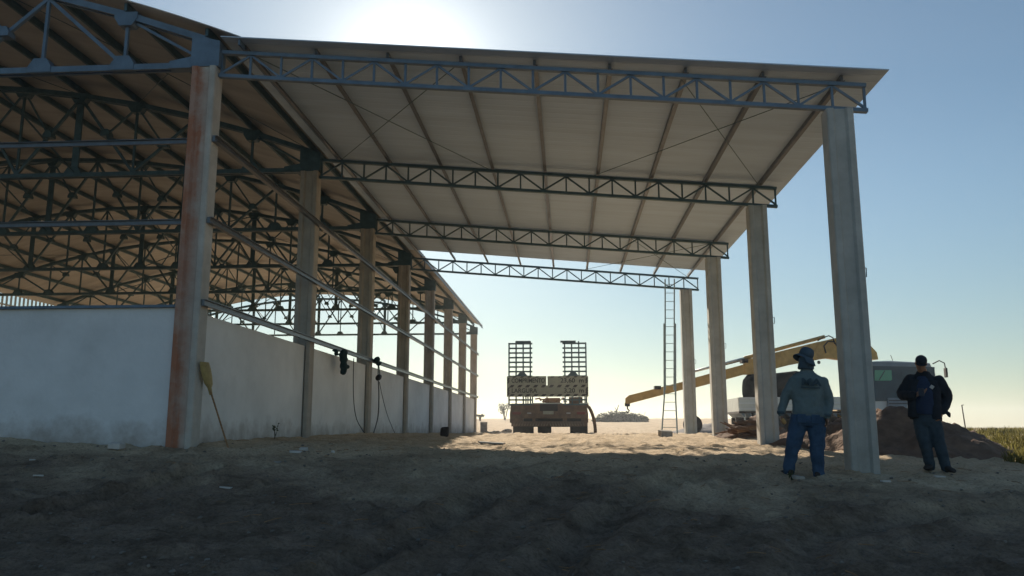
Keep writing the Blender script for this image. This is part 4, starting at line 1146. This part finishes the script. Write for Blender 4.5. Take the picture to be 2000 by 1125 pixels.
limb(sh_, [a1(1551, 746), a1(1540, 764, .01), a1(1532, 784, .02), a1(1525, 811, -.02)], [.082, .074, .066, .05]); limb(sh_, [a1(1605, 745), a1(1613, 764, .01), a1(1618, 784, .02), a1(1613, 812, -.04)], [.082, .074, .066, .05])
shirt = remesh(sh_.build('shirt', M['shirt'], M1, smooth=True), .012, 3, .028, .11)
MB().tube([a1(1525, 807, -.02), a1(1524.5, 813, -.02)], [.054, .05], 14).build('cuff', M['shirt_print'], shirt, smooth=True); MB().tube([a1(1613, 808, -.035), a1(1613, 814, -.04)], [.054, .05], 14).build('cuff', M['shirt_print'], shirt, smooth=True)
text('back_print', 'MA', .135, (-.06, -.166, 1.225), M['shirt_print'], shirt, sx=1.3, bold=.004, ext=.012)
MB().box((.06, -.16, 1.198), (.24, .012, .014)).build('back_print_line', M['shirt_print'], shirt)
je = MB()
je.loft([ring(.05, 0, .93, .17, .12), ring(.05, 0, .86, .19, .135), ring(.05, 0, .76, .195, .145), ring(.04, 0, .68, .17, .12)], 20)
limb(je, [a1(1561, 822), a1(1554, 850), a1(1548, 880, -.01), a1(1543, 908), a1(1541, 925)], [.125, .115, .092, .080, .078]); limb(je, [a1(1592, 822), a1(1595, 850), a1(1595, 880, -.01), a1(1597, 908), a1(1598, 926)], [.125, .115, .092, .080, .078])
je_o = remesh(je.build('jeans', M['jeans'], M1, smooth=True), .012, 3, .03, .10)
for x in (-.05, .13): MB().box((x, -.14, .78), (.11, .012, .12)).build('back_pocket', M['jeans'], je_o, bevel=.008)
for ax_, tx_ in ((a1(1541, 925), (-.35, .8)), (a1(1598, 926), (.25, 1))):
    b_ = MB(); boot(b_, ax_, tx_); remesh(b_.build('boot', M['boot'], M1, smooth=True), .008, 2)
ht = MB(); ht.loft([ring(0, 0, z, r_, r_ * 1.1) for z, r_ in ((-.02, .095), (.03, .098), (.07, .092), (.10, .078), (.115, .05), (.12, .01))], 22)
vs = []; n = 30
hat_q = Matrix.Rotation(.30, 3, 'Y') @ Matrix.Rotation(-.12, 3, 'X')
prof_h = ((.088, .0), (.12, -.025), (.158, -.055), (.160, -.062), (.12, -.034), (.088, -.012))
ht.lathe([(r_, z) for r_, z in prof_h] + [(.088, .0)], n=n)
for i, v_ in enumerate(ht.v):
    wob = 0
    r_ = math.hypot(v_.x, v_.y)
    if r_ > .11: wob = .016 * math.sin(2 * math.atan2(v_.y, v_.x) + .6) + (.035 if v_.x > 0 else -.0) * (r_ - .1) / .05 * -1
    ht.v[i] = hat_q @ V((v_.x, v_.y, v_.z + wob))
hat = ht.build('hat', M['hat'], M1, smooth=True, at=(0, 0, 0)); hat.location = (.012, 0, 1.635)
nf = MB(); nf.loft([ring(0, 0, z, rx, ry) for z, rx, ry in ((0, .092, .10), (-.08, .098, .108), (-.15, .108, .112), (-.17, .10, .105))], 20)
remesh(nf.build('hood', M['hat'], M1, smooth=True), .01, 2, .02, .08).location = (.012, 0, 1.62)
gl = MB().loft([(a1(1530, 826, -.06) + V((.03 * t, 0, -.05 * t)), (w_ * .7, 0, .01), (0, .015, 0)) for t, w_ in ((-.6, .015), (-.3, .03), (.1, .035), (.5, .03), (.8, .015))], 12)
tag(gl.build('glove', M['glove'], None, smooth=True), 'tan work glove held in the left hand of the man with the hat', 'glove')
go = C.objects['glove']; go.matrix_world = Matrix.Translation(M1.location) @ M1.rotation_euler.to_matrix().to_4x4()

# the man looking down at a phone, facing the camera
g2 = at(1832, 924, 12.4); M2 = thing('person', (g2.x, g2.y, gh(g2.x, g2.y)), 'man in a black cap, open black jacket and dark jeans looking down at a phone', 'person', rz=-.38); M2.rotation_euler.y = R(5); M2.location.z -= .01
def a2(px_, py_, y=0): return V(((px_ - 1832) / 148, y, (925 - py_) / 138))
bd_ = MB()
bd_.loft([ring(-.17, 0, .78, .15, .10), ring(-.18, 0, .95, .14, .10), ring(-.19, 0, 1.15, .17, .105), ring(-.19, .01, 1.28, .17, .09), ring(-.20, 0, 1.37, .07, .065), ring(-.21, -.02, 1.43, .055, .06), ring(-.215, -.05, 1.47, .055, .06)], 16)
limb(bd_, [a2(1777, 748), a2(1763, 778, -.04), a2(1785, 778, -.27)], [.05, .042, .028]); limb(bd_, [a2(1834, 748), a2(1848, 780, .03), a2(1838, 808, -.06)], [.05, .042, .028])
limb(bd_, [a2(1800, 825), a2(1806, 868, -.02), a2(1817, 914)], [.09, .06, .04]); limb(bd_, [a2(1822, 825), a2(1834, 868, -.02), a2(1848, 914)], [.09, .06, .04])
q2_ = head(bd_, (-.235, -.075, 1.535), (.55, .05, .03))
hand(bd_, a2(1787, 778, -.27), (.7, -.35, .25), (.2, .4, 1), (.2, -.1, .3), 1)
hand(bd_, a2(1838, 808, -.06), (-.2, -.2, -1), (-.5, -1, 0), (-.8, .2, 0), 1)
bo2 = remesh(bd_.build('body', M['skin'], M2, smooth=True), .0075, 2)
for s_ in (-1, 1): MB().ball(q2_ @ V((s_ * .029, -.082, .012)) + V((-.235, -.075, 1.535)), (.011, .008, .006), 6).build('eye', M['black'], bo2, smooth=True)
te = MB(); te.loft([ring(-.175, -.03, .80, .16, .13), ring(-.18, -.04, .95, .165, .14), ring(-.185, -.035, 1.12, .165, .135), ring(-.19, -.02, 1.26, .15, .11), ring(-.2, -.01, 1.36, .08, .075)], 20)
remesh(te.build('t_shirt', M['tee'], M2, smooth=True), .012, 3, .02, .1)
jk = MB()
# open jacket: back and two fronts
jk.loft([ring(-.165, .03, .72, .215, .125), ring(-.175, .03, .9, .225, .14), ring(-.185, .03, 1.1, .225, .14), ring(-.19, .02, 1.25, .215, .125), ring(-.195, .02, 1.32, .165, .10), ring(-.2, .0, 1.38, .10, .085), ring(-.205, -.01, 1.43, .082, .08)], 22)
for s_ in (-1, 1):
    jk.loft([ring(-.175 + s_ * .15, -.085, .74, .075, .05), ring(-.185 + s_ * .15, -.095, .95, .075, .055), ring(-.19 + s_ * .135, -.085, 1.15, .08, .055), ring(-.195 + s_ * .10, -.06, 1.3, .07, .05)], 14)
limb(jk, [a2(1778, 746), a2(1767, 762, .0), a2(1762, 779, -.05), a2(1783, 779, -.25)], [.085, .08, .075, .058]); limb(jk, [a2(1833, 746), a2(1843, 764, .01), a2(1848, 782, .03), a2(1839, 805, -.04)], [.088, .084, .076, .062])
jk.loft([ring(.10, .0, .86, .05, .09), ring(.135, .0, .82, .025, .06), ring(.15, .0, .78, .01, .02)], 10)
remesh(jk.build('jacket', M['jacket'], M2, smooth=True), .012, 3, .035, .12)
MB().box((-.09, -.155, 1.20), (.05, .012, .05), Matrix.Rotation(.6, 3, 'Y')).build('chest_badge', M['scrap'], C.objects['t_shirt'], bevel=.006)
je = MB()
je.loft([ring(-.17, 0, .88, .15, .12), ring(-.165, 0, .8, .175, .13), ring(-.16, 0, .7, .17, .135), ring(-.15, 0, .63, .14, .11)], 20)
limb(je, [a2(1800, 830), a2(1802, 852), a2(1808, 876, -.02), a2(1814, 900), a2(1818, 916)], [.115, .10, .084, .073, .07]); limb(je, [a2(1822, 830), a2(1829, 852), a2(1836, 876, -.02), a2(1843, 900), a2(1848, 916)], [.115, .10, .084, .073, .07])
remesh(je.build('jeans', M['jeans2'], M2, smooth=True), .012, 3, .03, .1)
for ax_, tx_ in ((a2(1818, 916), (-.35, -1)), (a2(1848, 916), (.55, -1))):
    b_ = MB(); boot(b_, ax_, tx_); remesh(b_.build('boot', M['boot'], M2, smooth=True), .008, 2)
cp = MB(); cp.loft([ring(0, .006, z, rx, ry) for z, rx, ry in ((.035, .079, .099), (.06, .080, .10), (.09, .070, .086), (.112, .045, .058), (.122, .01, .012))], 20)
vz = MB(); 
vz.add([V((math.sin(a) * .078, -.07 - math.cos(a) * r_, .045 - dz)) for dz in (0, .008) for r_ in (.015, .075) for a in (-1.2, -.8, -.4, 0, .4, .8, 1.2)],
       [(i, i + 1, i + 8, i + 7) for i in range(6)] + [(i + 14, i + 21, i + 22, i + 15) for i in range(6)] + [(i + 7, i + 8, i + 22, i + 21) for i in range(6)])
for m_ in (cp, vz): m_.v = [q2_ @ p + V((-.235, -.075, 1.535)) for p in m_.v]
cpo = cp.build('cap', M['jacket'], M2, smooth=True); vz.build('visor', M['jacket'], cpo)
po = MB().box((0, 0, 0), (.075, .012, .15), Matrix.Rotation(-.7, 3, 'X')).build('phone', M['phone'], None, bevel=.006)
mw = Matrix.Translation(M2.location) @ M2.rotation_euler.to_matrix().to_4x4(); po.location = mw @ (a2(1798, 772, -.335)); po.rotation_euler = (0, 0, -.38)
tag(po, 'dark phone held at chest height by the man in the black cap', 'phone')

# ------------------------------------------------------------------ haze volume added to imitate lens glare and fade far things
hm = bpy.data.materials.new('glare_haze'); hm.use_nodes = True; t = hm.node_tree
t.nodes.remove(t.nodes['Principled BSDF']); pv = t.nodes.new('ShaderNodeVolumePrincipled')
pv.inputs['Color'].default_value = (.88, .94, 1, 1); pv.inputs['Density'].default_value = .0011; pv.inputs['Anisotropy'].default_value = .45
t.links.new(pv.outputs[0], t.nodes['Material Output'].inputs['Volume'])
zb_ = -24.; hz_o = MB().box((0, 190, (zb_ + 11) / 2), (1200, 560, 11 - zb_)).build('haze', hm); tag(hz_o, kind='stuff')
